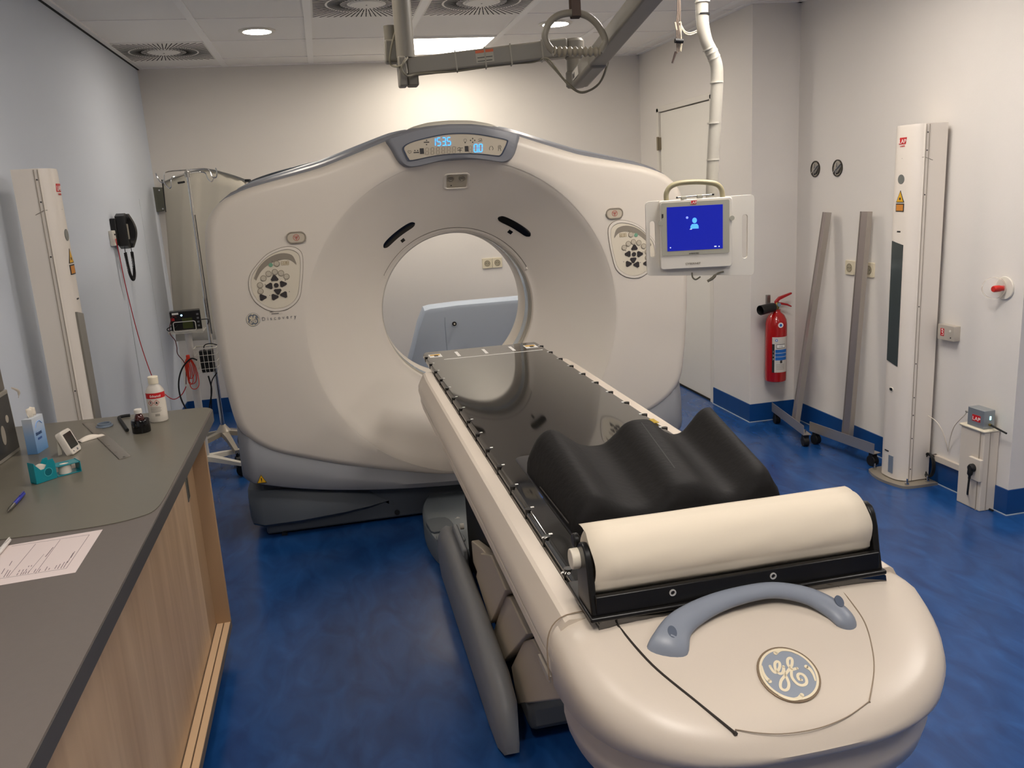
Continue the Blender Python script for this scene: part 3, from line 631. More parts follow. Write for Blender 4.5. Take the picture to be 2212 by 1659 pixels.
# long beam with stepped side
def beam(y, s=1.0, top=0):
    P = [(hw+.004, .826), (hw+.006, .838), (hw+.038, .839), (hw+.046, .835), (hw+.064, .802), (hw+.070, .788), (hw+.072, .766), (hw+.069, .758), (hw+.056, .753), (hw+.055, .742), (hw+.064, .737), (hw+.066, .722), (hw+.058, .716), (hw+.048, .700), (.18, .690)]
    o = [Vector((TX-a*s, y, b-top*(b > .75))) for a, b in P]; o2 = [Vector((TX+a*s, y, b-top*(b > .75))) for a, b in P[::-1]]
    return o+o2
MB().loft([beam(1.27), beam(1.5), beam(2.2), beam(3.05), beam(3.28), [Vector((p.x*.985+TX*.015, 3.42, p.z)) for p in beam(0)], [Vector((p.x*.95+TX*.05, 3.475, p.z*.99)) for p in beam(0)]]).obj('beam', M_shell, T, ang=24)
MB().b2((TX-.25, 1.3, .705), (TX+.25, 3.40, .822)).obj('cradle_track', M_black, T, smooth=False)
for s in (-1, 1): MB().bar((TX+s*(hw+.006), 1.3, .829), (TX+s*(hw+.006), 3.44, .829), .006, .012).obj('rail_gap', M_black, T, smooth=False)
# end shell: one rounded moulding that closes the beam
def nose(wd, yn, n=40, p=2.6, y0=1.285):
    out = []
    for i in range(n+1):
        a = PI*i/n; c, s_ = math.cos(a), math.sin(a)
        out.append((TX-wd*math.copysign(abs(c)**(2/p), c), y0-(y0-yn)*abs(s_)**(2/p)))
    return out
def slope(x, y): # height of the moulding's crown
    d = max(0, 1.225-y); c = .008*(1-((x-TX)/.36)**2)
    return .838-.40*d-.25*d*d+c-.02*min(1, max(0, abs(x-TX)-.22)/.14)**2
sections = []
def shell_loop(wd, yn, zf, y0=1.29):
    pts = nose(wd, yn, y0=y0); return [Vector((x, y, zf(x, y))) for x, y in pts]
L = [shell_loop(.06, 1.20, slope), shell_loop(.12, 1.155, slope), shell_loop(.18, 1.11, slope), shell_loop(.24, 1.07, slope), shell_loop(.28, 1.04, slope), shell_loop(.312, 1.014, lambda x, y: slope(x, y)-.003), shell_loop(.330, 1.001, lambda x, y: slope(x, y)-.009), shell_loop(.340, .993, lambda x, y: slope(x, y)-.021),
     shell_loop(.344, .990, lambda x, y: min(max(slope(x, y)-.036, .715), .772)), shell_loop(.339, .992, lambda x, y: .706), shell_loop(.334, .997, lambda x, y: .699), shell_loop(.325, 1.008, lambda x, y: .695), shell_loop(.322, 1.012, lambda x, y: .684), shell_loop(.322, 1.010, lambda x, y: .65), shell_loop(.314, 1.02, lambda x, y: .61), shell_loop(.28, 1.05, lambda x, y: .585)]
m = MB(); m.loft(L, closed=False, cap=False)
# crown filler and rear/underside closing faces
n = len(L[0]); c0 = L[0]; m.add(c0, [list(range(n))]); c9 = L[-1]; m.add(c9, [list(range(n))])
e = MB(); m.add([l[0] for l in L]+[l[-1] for l in L][::-1], [list(range(2*len(L)))])
sh = m.obj('end_shell', M_shell, T, ang=45)
# dark joint lines of the lid
FLz = lambda x, y, dz=.0: Vector((x, y, slope(x, y)+dz))
def on_lid(px_, py_, dz=.0):
    q = atz(px_, py_, .8)
    for _ in range(12): q = atz(px_, py_, slope(q.x, q.y))
    return FLz(q.x, q.y, dz)
M_line = mat('joint_dark', '2a231c', .7); M_line2 = mat('joint_soft', '8d7c68', .6)
def lid_line(pts, r, mm, name): 
    MB().tube([on_lid(*p, dz=.0) for p in pts], r, 6, sm=5).obj(name, mm, T)
lid_line([(1330,1345),(1370,1395),(1420,1447),(1500,1512),(1588,1583)], .0022, M_line, 'lid_joint')
lid_line([(1806,1262),(1838,1300),(1868,1345),(1884,1400),(1888,1450),(1878,1515)], .0012, M_line2, 'lid_joint')
lid_line([(1588,1575),(1640,1583),(1700,1584),(1770,1572),(1830,1548),(1876,1516)], .0009, M_line2, 'lid_seam')
monogram(FL, MC[0], MC[1], MR, T, M_em_bg, M_em_fg, M_em_rim, .0)
# slate blue grab handle on the lid
hA, hB_ = on_lid(1462, 1408), on_lid(1822, 1352)
FH = Frame(hA, hB_-hA, (0, .77, .64))
cl = [((1440,1418),84),((1447,1394),80),((1470,1348),58),((1530,1310),45),((1600,1286),37),((1670,1275),34),((1740,1286),37),((1795,1313),44),((1826,1343),44),((1832,1362),34)]
M_han = mat('handle_slate', '7f8590', .38)
ctr = []; wid = []
for i, ((x, y), w_) in enumerate(cl):
    u, v = FH.uv(x, y); ctr.append(FH.p(u, v, -.012 if i in (0, len(cl)-1) else 0)); wid.append(w_/2/F*(ctr[-1]-O).length)
P = spline(ctr, 6); Wd = [q.x for q in spline([Vector((a, 0, 0)) for a in wid], 6)]; L = []
for i, p in enumerate(P):
    d = (P[min(i+1, len(P)-1)]-P[max(i-1, 0)]).normalized(); x = d.cross(FH.N).normalized(); y = x.cross(d)
    L.append([p+x*Wd[i]*math.cos(a)+y*.0105*math.sin(a) for a in [2*PI*k/18 for k in range(18)]])
hd = MB().loft(L).obj('grab_handle', M_han, T, ang=60)
for x, y in ((1449, 1370), (1808, 1304)):
    u, v = FH.uv(x, y); MB().disc(FH, u, v, .0075, .0085, .0112, 18, rv=.0105).obj('screw_recess', mat('recess_dark', '4a5363', .6), hd)
# pressed-in gap at the side of the lid rim
g1 = [on_lid(1588, 1583), atz(1600, 1600, .715), atz(1606, 1625, .700), atz(1610, 1650, .688)]
MB().tube(g1, .0035, 6, sm=4).obj('rim_gap', M_line, T)
g2 = [on_lid(1878, 1515), atz(1890, 1545, .722), atz(1898, 1570, .705), atz(1897, 1592, .690)]
MB().tube(g2, .0012, 6, sm=4).obj('rim_gap', M_line2, T)
MB().tube([Vector((TX-hw-.075, 1.287, .72)), Vector((TX-hw-.074, 1.287, .80)), Vector((TX-hw-.05, 1.287, .836)), Vector((TX-hw, 1.287, .842))], .0012, 6, sm=4).obj('shell_joint', M_line2, T)
# type label under the beam
q = MB(); F2 = Frame((TX-.3405, 0, 0), (0, -1, 0), (0, 0, 1))
u0, w0 = F2.uv(1163, 1420); q.plate(F2, [(u0, w0-.005), (u0+.08, w0-.005), (u0+.08, w0+.007), (u0, w0+.007)], -.004, .0005).obj('type_label', mat('label_grey', 'a79e92', .4), T, smooth=False)
# pedestal: inner core, beige folding panels, dark rounded side rails
MB().b2((.45, 2.15, .05), (.85, 3.25, .62)).obj('pedestal_core', mat('core_black', '141312', .6), T, smooth=False)
M_pan = mat('panel_beige', 'c4b7a3', .45)
FX = Frame((.415, 0, 0), (0, -1, 0), (0, 0, 1))
def fpanel(pts, off, name='fold_panel'):
    fr = Frame((.415-off, 0, 0), (0, -1, 0), (0, 0, 1)); MB().plate(fr, fr.uvs(pts), -.03, 0).obj(name, M_pan, T, bevel=.004, smooth=False)
fpanel([(1018, 1168), (1040, 1185), (1052, 1200), (1032, 1240), (1022, 1215)], .0)
fpanel([(1038, 1195), (1060, 1200), (1092, 1275), (1060, 1347), (1028, 1245)], .012)
fpanel([(1090, 1285), (1100, 1290), (1138, 1370), (1088, 1430), (1066, 1362)], .0)
fpanel([(1130, 1385), (1150, 1380), (1215, 1510), (1118, 1522), (1104, 1440)], -.01, 'end_panel')
MB().b2((.425, 2.08, .04), (.87, 2.30, .13)).obj('pedestal_foot', mat('foot_grey', '565a5e', .5), T, bevel=.02)
MB().loft([[Vector((.385, 2.14, .13)), Vector((.385, 2.14, .20)), Vector((.395, 2.14, .235)), Vector((.42, 2.14, .24)), Vector((.42, 2.14, .13))], [Vector((.385, 2.2, .13)), Vector((.385, 2.2, .20)), Vector((.395, 2.2, .235)), Vector((.42, 2.2, .24)), Vector((.42, 2.2, .13))]]).obj('hinge_cap', M_rubber, T) if 0 else None
M_rail = mat('rail_grey', '85878a', .42)
for s in (1, -1):
    L = []
    for y, zt, zb_, e in ((3.37, .10, .02, .5), (3.34, .17, .012, .85), (3.25, .225, .008, 1), (2.9, .225, .008, 1), (2.5, .215, .008, 1), (2.2, .20, .008, 1), (2.09, .17, .008, .9), (2.045, .11, .012, .6), (2.035, .06, .02, .4)):
        c = .362; h = .036*e
        l = [(c-h, zb_), (c-h-.004, (zt+zb_)*.45), (c-h*.95, zt-.04*e), (c-h*.55, zt-.010), (c, zt), (c+h*.6, zt-.008), (c+h, zt-.03*e), (c+h, zb_)]
        L.append([Vector((x if s > 0 else 2*TX-x, y, z)) for x, z in l])
    MB().loft(L).obj('side_rail', M_rail, T, ang=50)
MB().b2((.383, 2.95, .17), (.405, 3.22, .24)).obj('rail_insert', mat('insert_grey', '7b7f84', .4), T, bevel=.006)
MB().cyl((.41, 3.17, .245), (.425, 3.17, .245), .012).obj('white_stud', M_white, T)
# foot pedal plate
FP = Frame((0, 0, .055), (1, 0, 0), (0, 1, 0)); M_ped = mat('pedal_grey', '6a7176', .42)
ou = FP.uvs([(914,1118),(925,1092),(950,1078),(990,1078),(1030,1085),(1040,1190),(1005,1215),(968,1208),(940,1188),(920,1155)])
pl = MB().plate(FP, sp2(ou, 4), -.05, .05, .012).obj('pedal_base', M_ped, T, ang=50)
FP2 = Frame((0, 0, .105), (1, 0, 0), (0, 1, 0))
MB().plate(FP2, sp2(FP2.uvs([(922,1126),(962,1120),(980,1135),(978,1143),(938,1153),(926,1142)]), 3), -.004, .008, .003).obj('pedal', mat('pedal_top', '4c545b', .4), pl)
MB().plate(FP2, sp2(FP2.uvs([(942,1160),(985,1148),(1004,1162),(1000,1172),(962,1180)]), 3), -.004, .006, .003).obj('pedal', mat('pedal_top2', '62686d', .5), pl)
dm = MB()
for i in range(6):
    for j in range(3): u, v = FP2.uv(962+i*6, 1167-i*1.8+j*4); dm.disc(FP2, u, v, .003, .005, .008, 8)
dm.obj('tread_dots', M_white, pl)
wk = MB(); u, v = FP2.uv(988, 1120); wk.plate(FP2, [(u-.012, v-.003), (u+.012, v-.003), (u+.012, v+.003), (u-.012, v+.003)], 0, .001).plate(FP2, [(u-.004, v+.006), (u+.012, v+.006), (u+.006, v+.018), (u, v+.018)], 0, .001); wk.obj('pedal_symbol', mat('symbol_grey', 'b5b5b2', .5), pl, smooth=False)
# ================================================================ on the table
M_foam = mat('cushion_black', '131110', .66, bump=.5, bscale=70, spec=.22, noise=.15, nscale=6)
cu = []
NXC, NYC = 64, 26
x0, x1, y0, y1 = .44, .955, 1.565, 1.985
PK = [(0,.05),(.02,.075),(.055,.105),(.095,.120),(.14,.117),(.19,.097),(.25,.074),(.32,.062),(.39,.064),(.45,.088),(.49,.110),(.525,.119),(.57,.120),(.615,.117),(.65,.104),(.70,.080),(.76,.066),(.81,.072),(.86,.100),(.90,.124),(.935,.131),(.965,.122),(1,.07)]
def cz(u):
    for k in range(len(PK)-1):
        (a, za), (b_, zb_) = PK[k], PK[k+1]
        if a <= u <= b_:
            pz_ = PK[k-1][1] if k else za; nz = PK[k+2][1] if k+2 < len(PK) else zb_; t = (u-a)/(b_-a)
            return .5*(2*za+(zb_-pz_)*t+(2*pz_-5*za+4*zb_-nz)*t*t+(3*za-pz_-3*zb_+nz)*t**3)
    return .075
L = []
for j in range(NYC+1):
    t = j/NYC; y = y0+(y1-y0)*t
    e0 = min(1, t/.12); e1 = min(1, (1-t)/.09); en = math.sqrt(max(0, 1-(1-e0)**2.2))*math.sqrt(max(0, 1-(1-e1)**2.2))
    k = (.60+.40*t)*(.55+.45*en); xr = .905+.05*t
    top = [Vector((x0+(xr-x0)*i/NXC-.008*(1-t)*math.sin(PI*i/NXC), y, CT+.003+cz(i/NXC)*k)) for i in range(NXC+1)]
    b0 = Vector((x0-.002, y, CT+.0035)); b1 = Vector((xr+.002, y, CT+.0035))
    L.append([b0]+top+[b1])
cs = thing('leg_support_cushion', (TX, 1.8, CT+.003), 'black wrinkled leg support cushion with two troughs on the table', 'cushion')
MB().loft(L).obj('pad', M_foam, cs, ang=70)
MB().bar((.702, 1.66, CT+.003+.1195*.69), (.728, 1.93, CT+.003+.1195*.95), .0022, .0015).obj('top_seam', mat('seam_black', '0a0908', .6), cs)
MB().tube([(x0-.0035, 1.60, CT+.018), (x0-.004, 1.84, CT+.016)], .0016, 6).obj('side_seam', mat('seam_grey', '3a3632', .5), cs)
# yellow label beyond the cushion
q1, q2 = atz(1425, 905, CT+.0), atz(1446, 901, CT)
wl2 = MB().b2((.903, 2.285, CT+.0005), (.918, 2.33, CT+.002)).obj('yellow_tag', mat('tag_ochre', 'a88a18', .5), crd, smooth=False)
# paper roll and its holder
H = thing('paper_roll_holder', (TX, 1.26, CT), 'black paper roll holder across the near end of the table', 'roll holder')
M_hol = mat('holder_black', '141312', .32, spec=.4)
hx0, hx1 = .362, .915
MB().b2((hx0, 1.215, CT+.0005), (hx1, 1.36, CT+.0095)).obj('base_tray', M_hol, H, bevel=.003)
MB().b2((hx0+.012, 1.222, CT+.009), (hx1-.012, 1.234, CT+.043)).obj('front_rail', M_hol, H, bevel=.002)
for s in (0, 1):
    xx = hx0+.004 if s == 0 else hx1-.016
    fr = Frame((xx+.012, 0, CT), (0, 1, 0), (0, 0, 1))
    pts = [(1.222, .009), (1.30, .009), (1.30, .090), (1.296, .106), (1.285, .117), (1.272, .121), (1.258, .117), (1.248, .106), (1.24, .085), (1.232, .045)]
    MB().plate(fr, pts, -.012, 0).obj('end_bracket', M_hol, H, bevel=.0025)
for x, y in ((1453, 1280), (1670, 1244)):
    fr = Frame((0, 1.2215, 0), (1, 0, 0), (0, 0, 1)); u, v = fr.uv(x, y)
    MB().ringplate(fr, [(u+.006*math.cos(a), v+.006*math.sin(a)) for a in [2*PI*k/18 for k in range(18)]], [(u+.0038*math.cos(a), v+.0038*math.sin(a)) for a in [2*PI*k/18 for k in range(18)]], -.001, .0015).obj('eyelet', mat('eyelet_metal', 'd5d2cc', .35, .5), H)
RY, RZ, RR = 1.290, CT+.078, .0525
MB().cyl((hx0-.010, RY, RZ+.008), (hx0+.006, RY, RZ+.008), .018, .018, 24).obj('axle_cap', mat('cap_ivory', 'd8cfbd', .4), H, bevel=.002)
MB().cyl((hx0+.001, RY+.02, RZ+.032), (hx0+.012, RY+.02, RZ+.032), .013).obj('axle_stop', M_hol, H, bevel=.003)
M_pap = mat('paper_cream', 'd8ccb8', .75, bump=.25, bscale=9, spec=.2)
R = thing('paper_roll', (TX, RY, RZ), 'wide roll of cream examination paper in the black holder', 'paper roll')
m = MB(); xa, xb = hx0+.022, hx1-.022; L = []
for x, r in ((xa+.001, .018), (xa, RR-.004), (xa+.003, RR), (xa+.15, RR+.0008), (xb-.1, RR), (xb-.003, RR), (xb, RR-.004), (xb-.001, .018)):
    L.append([Vector((x, RY+r*math.cos(a), RZ+r*math.sin(a))) for a in [2*PI*k/56 for k in range(56)]])
m.loft(L, cap=False).obj('roll', M_pap, R, ang=40)
MB().cyl((xa-.004, RY, RZ), (xb+.004, RY, RZ), .0195).obj('core_tube', mat('cardboard', '9c8563', .8), R)
# loose outer sheet
L = []
for i in range(27):
    a = math.radians(62+i*7.0); r = RR+.0028+(.004 if i > 20 else 0)+(.003*max(0, 3-i)); xo = .006*math.sin(i*.5)
    L.append([Vector((xa-.006+xo*.3, RY-r*math.cos(a)*-1 if 0 else RY+r*math.cos(a), RZ+r*math.sin(a))) if j == 0 else Vector((xa-.006+(xb+.002-xa+.006)*j/12+xo*.2, RY+r*math.cos(a)+.0006*math.sin(j*1.3+i), RZ+r*math.sin(a))) for j in range(13)])
so = MB().loft(L, closed=False, cap=False).obj('loose_sheet', M_pap, R, ang=60)
q = so.modifiers.new('thick', 'SOLIDIFY'); q.thickness = .0004
# ================================================================ WORKTOP, CABINET AND WHAT LIES ON IT
DZ = .85; DX = -.462; DY = 3.16
M_top = mat('worktop_grey', '6b635d', .42, noise=.05, nscale=60, bump=.05, bscale=300)
M_tedge = mat('worktop_edge', '4a4745', .5)
pts = [(XL+.012, -.9), (DX, -.9)]+[(DX-.055+.055*math.cos(a), DY-.055+.055*math.sin(a)) for a in [PI/2*k/8 for k in range(9)]]+[(XL+.012, DY)]
wt = thing('worktop', (-.8, 1.2, DZ), 'dark grey laminate worktop with rounded corner over the wooden cabinet', 'worktop')
FD = Frame((0, 0, DZ), (1, 0, 0), (0, 1, 0))
MB().plate(FD, pts, -.042, 0, .003).obj('top', M_top, wt, ang=30)
MB().loft([[FD.p(u, v, -.041) for u, v in pts[1:-1]], [FD.p(u+.0012, v, -.041) for u, v in pts[1:-1]], [FD.p(u+.0012, v, -.003) for u, v in pts[1:-1]], [FD.p(u, v, -.003) for u, v in pts[1:-1]]], closed=False, ring=True, cap=False).obj('edge_band', M_tedge, wt)
# wooden cabinet
mw = bpy.data.materials.new('beech_laminate'); mw.use_nodes = True; nt = mw.node_tree; b = nt.nodes['Principled BSDF']
tc = nt.nodes.new('ShaderNodeTexCoord'); mp = nt.nodes.new('ShaderNodeMapping'); mp.inputs['Scale'].default_value = (9, 9, .9); nt.links.new(tc.outputs['Object'], mp.inputs[0])
n1 = nt.nodes.new('ShaderNodeTexNoise'); n1.inputs['Scale'].default_value = 1.6; n1.inputs['Detail'].default_value = 6; n1.inputs['Distortion'].default_value = .6; nt.links.new(mp.outputs[0], n1.inputs['Vector'])
cr = nt.nodes.new('ShaderNodeValToRGB'); cr.color_ramp.elements[0].position = .32; cr.color_ramp.elements[1].position = .7
cr.color_ramp.elements[0].color = (*lin('b49473'), 1); cr.color_ramp.elements[1].color = (*lin('ceb08d'), 1); nt.links.new(n1.outputs[0], cr.inputs[0]); nt.links.new(cr.outputs[0], b.inputs['Base Color']); b.inputs['Roughness'].default_value = .42
M_in = mat('panel_tan', 'a98a69', .5, noise=.06, nscale=3, stretch=(6, 6, 1)); M_we = mat('beech_edge', 'cdae8b', .45)
cb = thing('sliding_door_cabinet', (-.8, 1.2, 0), 'light beech cabinet with sliding doors under the grey worktop', 'cabinet')
cx = -.474; cyE = 2.915
MB().b2((XL+.03, -.88, .085), (cx-.008, cyE, .105)).obj('carcass_floor', M_in, cb, smooth=False)
MB().b2((XL+.03, cyE-.0, .085), (cx, cyE+.018, DZ-.043)).obj('end_panel', M_in, cb, smooth=False, bevel=.0015)
MB().b2((XL+.03, -.9, .085), (XL+.05, cyE, DZ-.043)).obj('rear_panel', M_in, cb, smooth=False)
d1 = MB().b2((cx-.068, 1.52, .112), (cx-.050, 2.78, DZ-.045)).obj('sliding_door', mw, cb, smooth=False)
MB().b2((cx-.046, -.3, .112), (cx-.030, 1.60, DZ-.045)).obj('sliding_door', mw, cb, smooth=False)
MB().b2((cx-.068, 2.78, .112), (cx-.050, cyE, DZ-.045)).obj('inner_fillet', M_in, cb, smooth=False)
hy = atx(404, 1050, cx-.05); MB().b2((cx-.052, hy.y-.02, hy.z-.05), (cx-.0475, hy.y+.02, hy.z+.06)).obj('recessed_pull', mat('pull_metal', '9a9a90', .35, .8), d1, bevel=.002); MB().b2((cx-.0478, hy.y-.011, hy.z-.04), (cx-.0465, hy.y+.011, hy.z+.05)).obj('pull_hollow', mat('pull_dark', '55564f', .5, .5), d1, bevel=.001)
MB().b2((cx-.075, -.88, .105), (cx-.026, cyE, .111)).obj('track_rail', M_we, cb, smooth=False)
MB().b2((cx-.027, -.88, .105), (cx-.022, cyE, .108)).b2((cx-.049, -.88, .105), (cx-.047, cyE, .114)).obj('track_groove', mat('groove_dark', '5c4a3a', .7), cb, smooth=False)
MB().b2((cx-.022, -.88, .085), (cx-.001, cyE, .112)).obj('bottom_rail', M_we, cb, smooth=False, bevel=.0015)
MB().b2((cx-.0012, -.88, .085), (cx+.0003, cyE+.018, .1125)).obj('edge_strip', mat('edge_grey', '6f6255', .6), cb, smooth=False)
MB().b2((XL+.06, -.85, 0), (cx-.07, cyE-.05, .085)).obj('plinth', mat('plinth_dark', '20242c', .6), cb, smooth=False)
# transparent desk mat with rounded corner
e0 = atz(0, 1167, DZ); e1 = atz(200, 1140, DZ); e2 = atz(300, 1118, DZ); e3 = atz(340, 1098, DZ)
mp_ = [(XL+.02, e0.y-.01), (e0.x, e0.y), (e1.x, e1.y), (e2.x, e2.y), (e3.x+.0, e3.y), (DX-.004, e3.y+.13)]+[(DX-.0585+.0545*math.cos(a), DY-.0585+.0545*math.sin(a)) for a in [PI/2*k/6 for k in range(7)]]+[(XL+.02, DY-.004)]
FDm = Frame((0, 0, DZ+.0004), (1, 0, 0), (0, 1, 0))
tag(MB().plate(FDm, mp_[:1]+sp2(mp_[1:6], 5, False)+mp_[6:], 0, .0016).obj('desk_mat', mat('mat_taupe', '6c675b', .3, noise=.04, nscale=40, spec=.5), None, ang=30), 'smooth taupe desk mat with a curved corner on the grey worktop', 'desk mat')
MZ = DZ+.0022
FM = Frame((0, 0, MZ), (1, 0, 0), (0, 1, 0))
def lay(x, y, z=MZ): return atz(x, y, z)
def upright(bx, by): # vertical frame facing the camera at a point on the worktop
    p = lay(bx, by); n = Vector((-p.x, -p.y, 0)).normalized(); u = Vector((-n.y, n.x, 0)); return Frame(p, u, (0, 0, 1))
# ethanol bottle
P = lay(342, 912); P.y += .02
zt = aty(326, 813, P.y).z-MZ; r = .0305
B = thing('ethanol_bottle', P, 'white plastic bottle with a red Ethanol label on the worktop', 'bottle'); o = P
MB().lathe([(r-.003, 0), (r, .004), (r, zt*.66), (r-.002, zt*.70), (.021, zt*.78), (.0145, zt*.83), (.014, zt*.85)], o, n=40).obj('body', mat('hdpe', 'd9d2c6', .35, trans=.25), B)
MB().lathe([(.0165, zt*.84), (.0168, zt*.985), (.015, zt)], o, n=28).obj('cap', mat('cap_cream', 'e3d8c0', .4), B)
rb = MB()
for k in range(28): a = 2*PI*k/28; rb.b2
def wraplabel(o, r, z0, z1, a0, a1, m, name, par, n=16, th=.0005):
    L = [[o+Vector((rr*math.cos(a), rr*math.sin(a), z)) for a in [a0+(a1-a0)*k/n for k in range(n+1)]] for rr, z in ((r, z0), (r+th, z0), (r+th, z1), (r, z1))]
    return MB().loft(L, closed=False, cap=False, ring=True).obj(name, m, par)
fa = math.atan2(-o.y, -o.x)   # towards the camera
lb = wraplabel(o, r, zt*.13, zt*.66, fa-1.3, fa+1.25, mat('label_offwhite', 'd8d0c2', .5), 'label', B)
wraplabel(o, r+.0005, zt*.54, zt*.66, fa-1.3, fa+1.25, M_red, 'red_band', lb)
def wraptext(body, o, r, ang, z, h, m, par, name='label_text', sq=1):
    cu = bpy.data.curves.new(name, 'FONT'); cu.body = body; cu.size = h*1.4; cu.align_x = 'CENTER'; cu.extrude = .0002; cu.resolution_u = 2
    t = bpy.data.objects.new(name, cu); COL.objects.link(t); dg_ = bpy.context.evaluated_depsgraph_get(); dg_.update()
    me = bpy.data.meshes.new_from_object(t.evaluated_get(dg_)); bpy.data.objects.remove(t); o0 = parent_origin(par)
    for q in me.vertices:
        a = ang+q.co.x*sq/r; rr = r+.0004+q.co.z; q.co = o+Vector((rr*math.cos(a), rr*math.sin(a), z+q.co.y))-o0
    me.materials.clear(); me.materials.append(m); ob = bpy.data.objects.new(name, me); COL.objects.link(ob); ob.parent = par; return ob
wraptext('Ethanol', o, r+.001, fa-.05, zt*.57, .0085, M_white_p, lb)
for da in (-.52, .1):
    fr = Frame(o+Vector(((r+.0012)*math.cos(fa+da-.1), (r+.0012)*math.sin(fa+da-.1), zt*.45)), (-math.sin(fa+da-.1), math.cos(fa+da-.1), 0), (0, 0, 1))
    q = MB().ringplate(fr, [(.0095, 0), (0, .0105), (-.0095, 0), (0, -.0105)], [(.0082, 0), (0, .009), (-.0082, 0), (0, -.009)], -.0002, .0004); q.obj('hazard_diamond', M_red, lb, smooth=False)
    MB().plate(fr, [(-.001, -.003), (.001, -.003), (.0016, .005), (-.0016, .005)] if da < 0 else [(-.003, -.004), (.003, -.004), (.0025, .0), (0, .005), (-.0025, .001)], -.0002, .0004).obj('hazard_sign', M_dark_p, lb, smooth=False)
for k, zz in enumerate((zt*.34, zt*.315, zt*.29, zt*.265, zt*.24)): wraplabel(o, r+.0005, zz, zz+.0018, fa-.75, fa+.3+.1*(k % 2), mat('fine_print', '9c948a', .6), 'print_line', lb, 10, .0003)
for k in range(7): wraplabel(o, r+.0005, zt*.15, zt*.20, fa-.30+k*.07, fa-.30+k*.07+.03, M_dark_p, 'barcode_bar', lb, 2, .0003)
# brown dropper bottle standing in a black pot
P = lay(304, 936); P.y += .02; r = .028
K = thing('black_pot', P, 'round black pot holding a small brown bottle on the worktop', 'pot')
MB().lathe([(r, 0), (r+.001, .003), (r+.001, .040), (r-.001, .043), (.017, .043), (.0165, .030), (.0001, .030)], P, n=36, cap=False).obj('pot_body', M_blk, K)
P2 = P+Vector((-.002, .0, .0302)); B2 = thing('brown_bottle', P2, 'small brown glass bottle with white cap standing in the black pot', 'bottle')
MB().lathe([(.0155, 0), (.0155, .018), (.012, .027), (.009, .031), (.009, .036)], P2, n=26).obj('glass', mat('amber_glass', '3d0f08', .1, coat=.5), B2)
MB().lathe([(.0125, .034), (.0125, .046), (.011, .048)], P2, n=26).obj('cap', mat('cap_white', 'dcd6cc', .4), B2)
# small ring lid, hex-key shaped black handle, ruler
p = lay(226, 921); tag(MB().lathe([(.0265, 0), (.0275, .002), (.0265, .005), (.022, .005), (.022, .012), (.018, .012), (.0175, .001)], (p.x, p.y, MZ), n=36, cap=False).obj('ring_lid', mat('lid_greyblue', '75818f', .4)), 'small grey-blue ring lid lying on the worktop', 'lid')
a, b_, c = lay(266, 905, MZ+.006), lay(258, 905, MZ+.006), lay(277, 928, MZ+.006)
tag(MB().tube([lay(281, 897, MZ+.006), lay(266, 899, MZ+.006), lay(257, 902, MZ+.006), lay(262, 910, MZ+.006), lay(275, 929, MZ+.006)], .0055, 8, sm=4).obj('bent_tube', M_rubber), 'bent black rubber tube left of the black pot', 'tube')
rl = FM.uvs([(178, 916), (196, 912), (281, 987), (272, 992), (258, 992)])
rl2 = FM.uvs([(178, 915), (205, 914), (283, 986), (258, 993)])
R_ = tag(MB().plate(FM, rl2, .0003, .0016).obj('ruler', mat('clear_acrylic', '948c80', .2, alpha=.45), None, smooth=False), 'clear plastic ruler lying across the worktop', 'ruler')
tk = MB(); (ax, ay), (bx, by) = rl2[0], rl2[3]; (ex, ey) = rl2[1]
for k in range(30): t = k/30; tk.bar(FM.p(ax+(bx-ax)*t, ay+(by-ay)*t, .0018), FM.p(ax+(bx-ax)*t+(ex-ax)*(.3 if k % 5 == 0 else .18), ay+(by-ay)*t+(ey-ay)*(.3 if k % 5 == 0 else .18), .0018), .0006, .0003)
tk.bar(FM.p(ax, ay, .0018), FM.p(bx, by, .0018), .0009, .0004); tk.obj('graduations', M_dark_p, R_, smooth=False)
u, v = FM.uv(268, 988); MB().disc(FM, u, v, .004, .0014, .002, 14).obj('hang_hole', M_dark_p, R_)
# folded tissue pad
tw = MB()
L = []
ax_, bx_ = lay(170, 955), lay(221, 940); dv = (bx_-ax_); nv = Vector((-dv.y, dv.x, 0)).normalized()*.034
for i in range(9):
    t = i/8; h = .010*math.sin(PI*min(1, t*1.1))+.003
    L.append([ax_+dv*t+nv*(-.5+j/6)+Vector((0, 0, .0008+(h*math.sin(PI*(j/6)) if 0 < j < 6 else 0))) for j in range(7)])
tag(MB().loft(L, closed=False, cap=False).obj('folded_tissue', mat('tissue', 'e3d9cb', .85)), 'folded white paper tissue behind the small digital display', 'tissue')
bpy.data.objects['folded_tissue'].modifiers.new('t', 'SOLIDIFY').thickness = .0006
# small digital clock on a stand
pb = lay(160, 983); pr = lay(181, 968); u_ = (pr-pb); u_.z = 0; u_.normalize(); n_ = Vector((u_.y, -u_.x, 0))
up_ = (Vector((0, 0, 1))*.93-n_*.36).normalized(); Ck = thing('digital_thermometer', pb, 'white pocket digital display leaning on its stand', 'digital display')
FC2 = Frame(pb+Vector((0, 0, .002)), u_, up_)
qs = [FC2.uv(*p) for p in ((133, 946), (143, 941), (152, 926), (160, 927), (180, 962), (181, 968), (162, 984), (156, 983))]
w_, h_ = .067, .077
MB().plate(FC2, rrect(-.006, 0, w_-.006, h_, .010), -.018, 0, .002).obj('casing', mat('casing_white', 'd6cfc4', .4), Ck, ang=40)
MB().plate(FC2, rrect(.003, .018, w_-.014, h_-.010, .001, 1), -.001, .0012).obj('screen', mat('lcd_dark', '2f312d', .15), Ck, smooth=False)
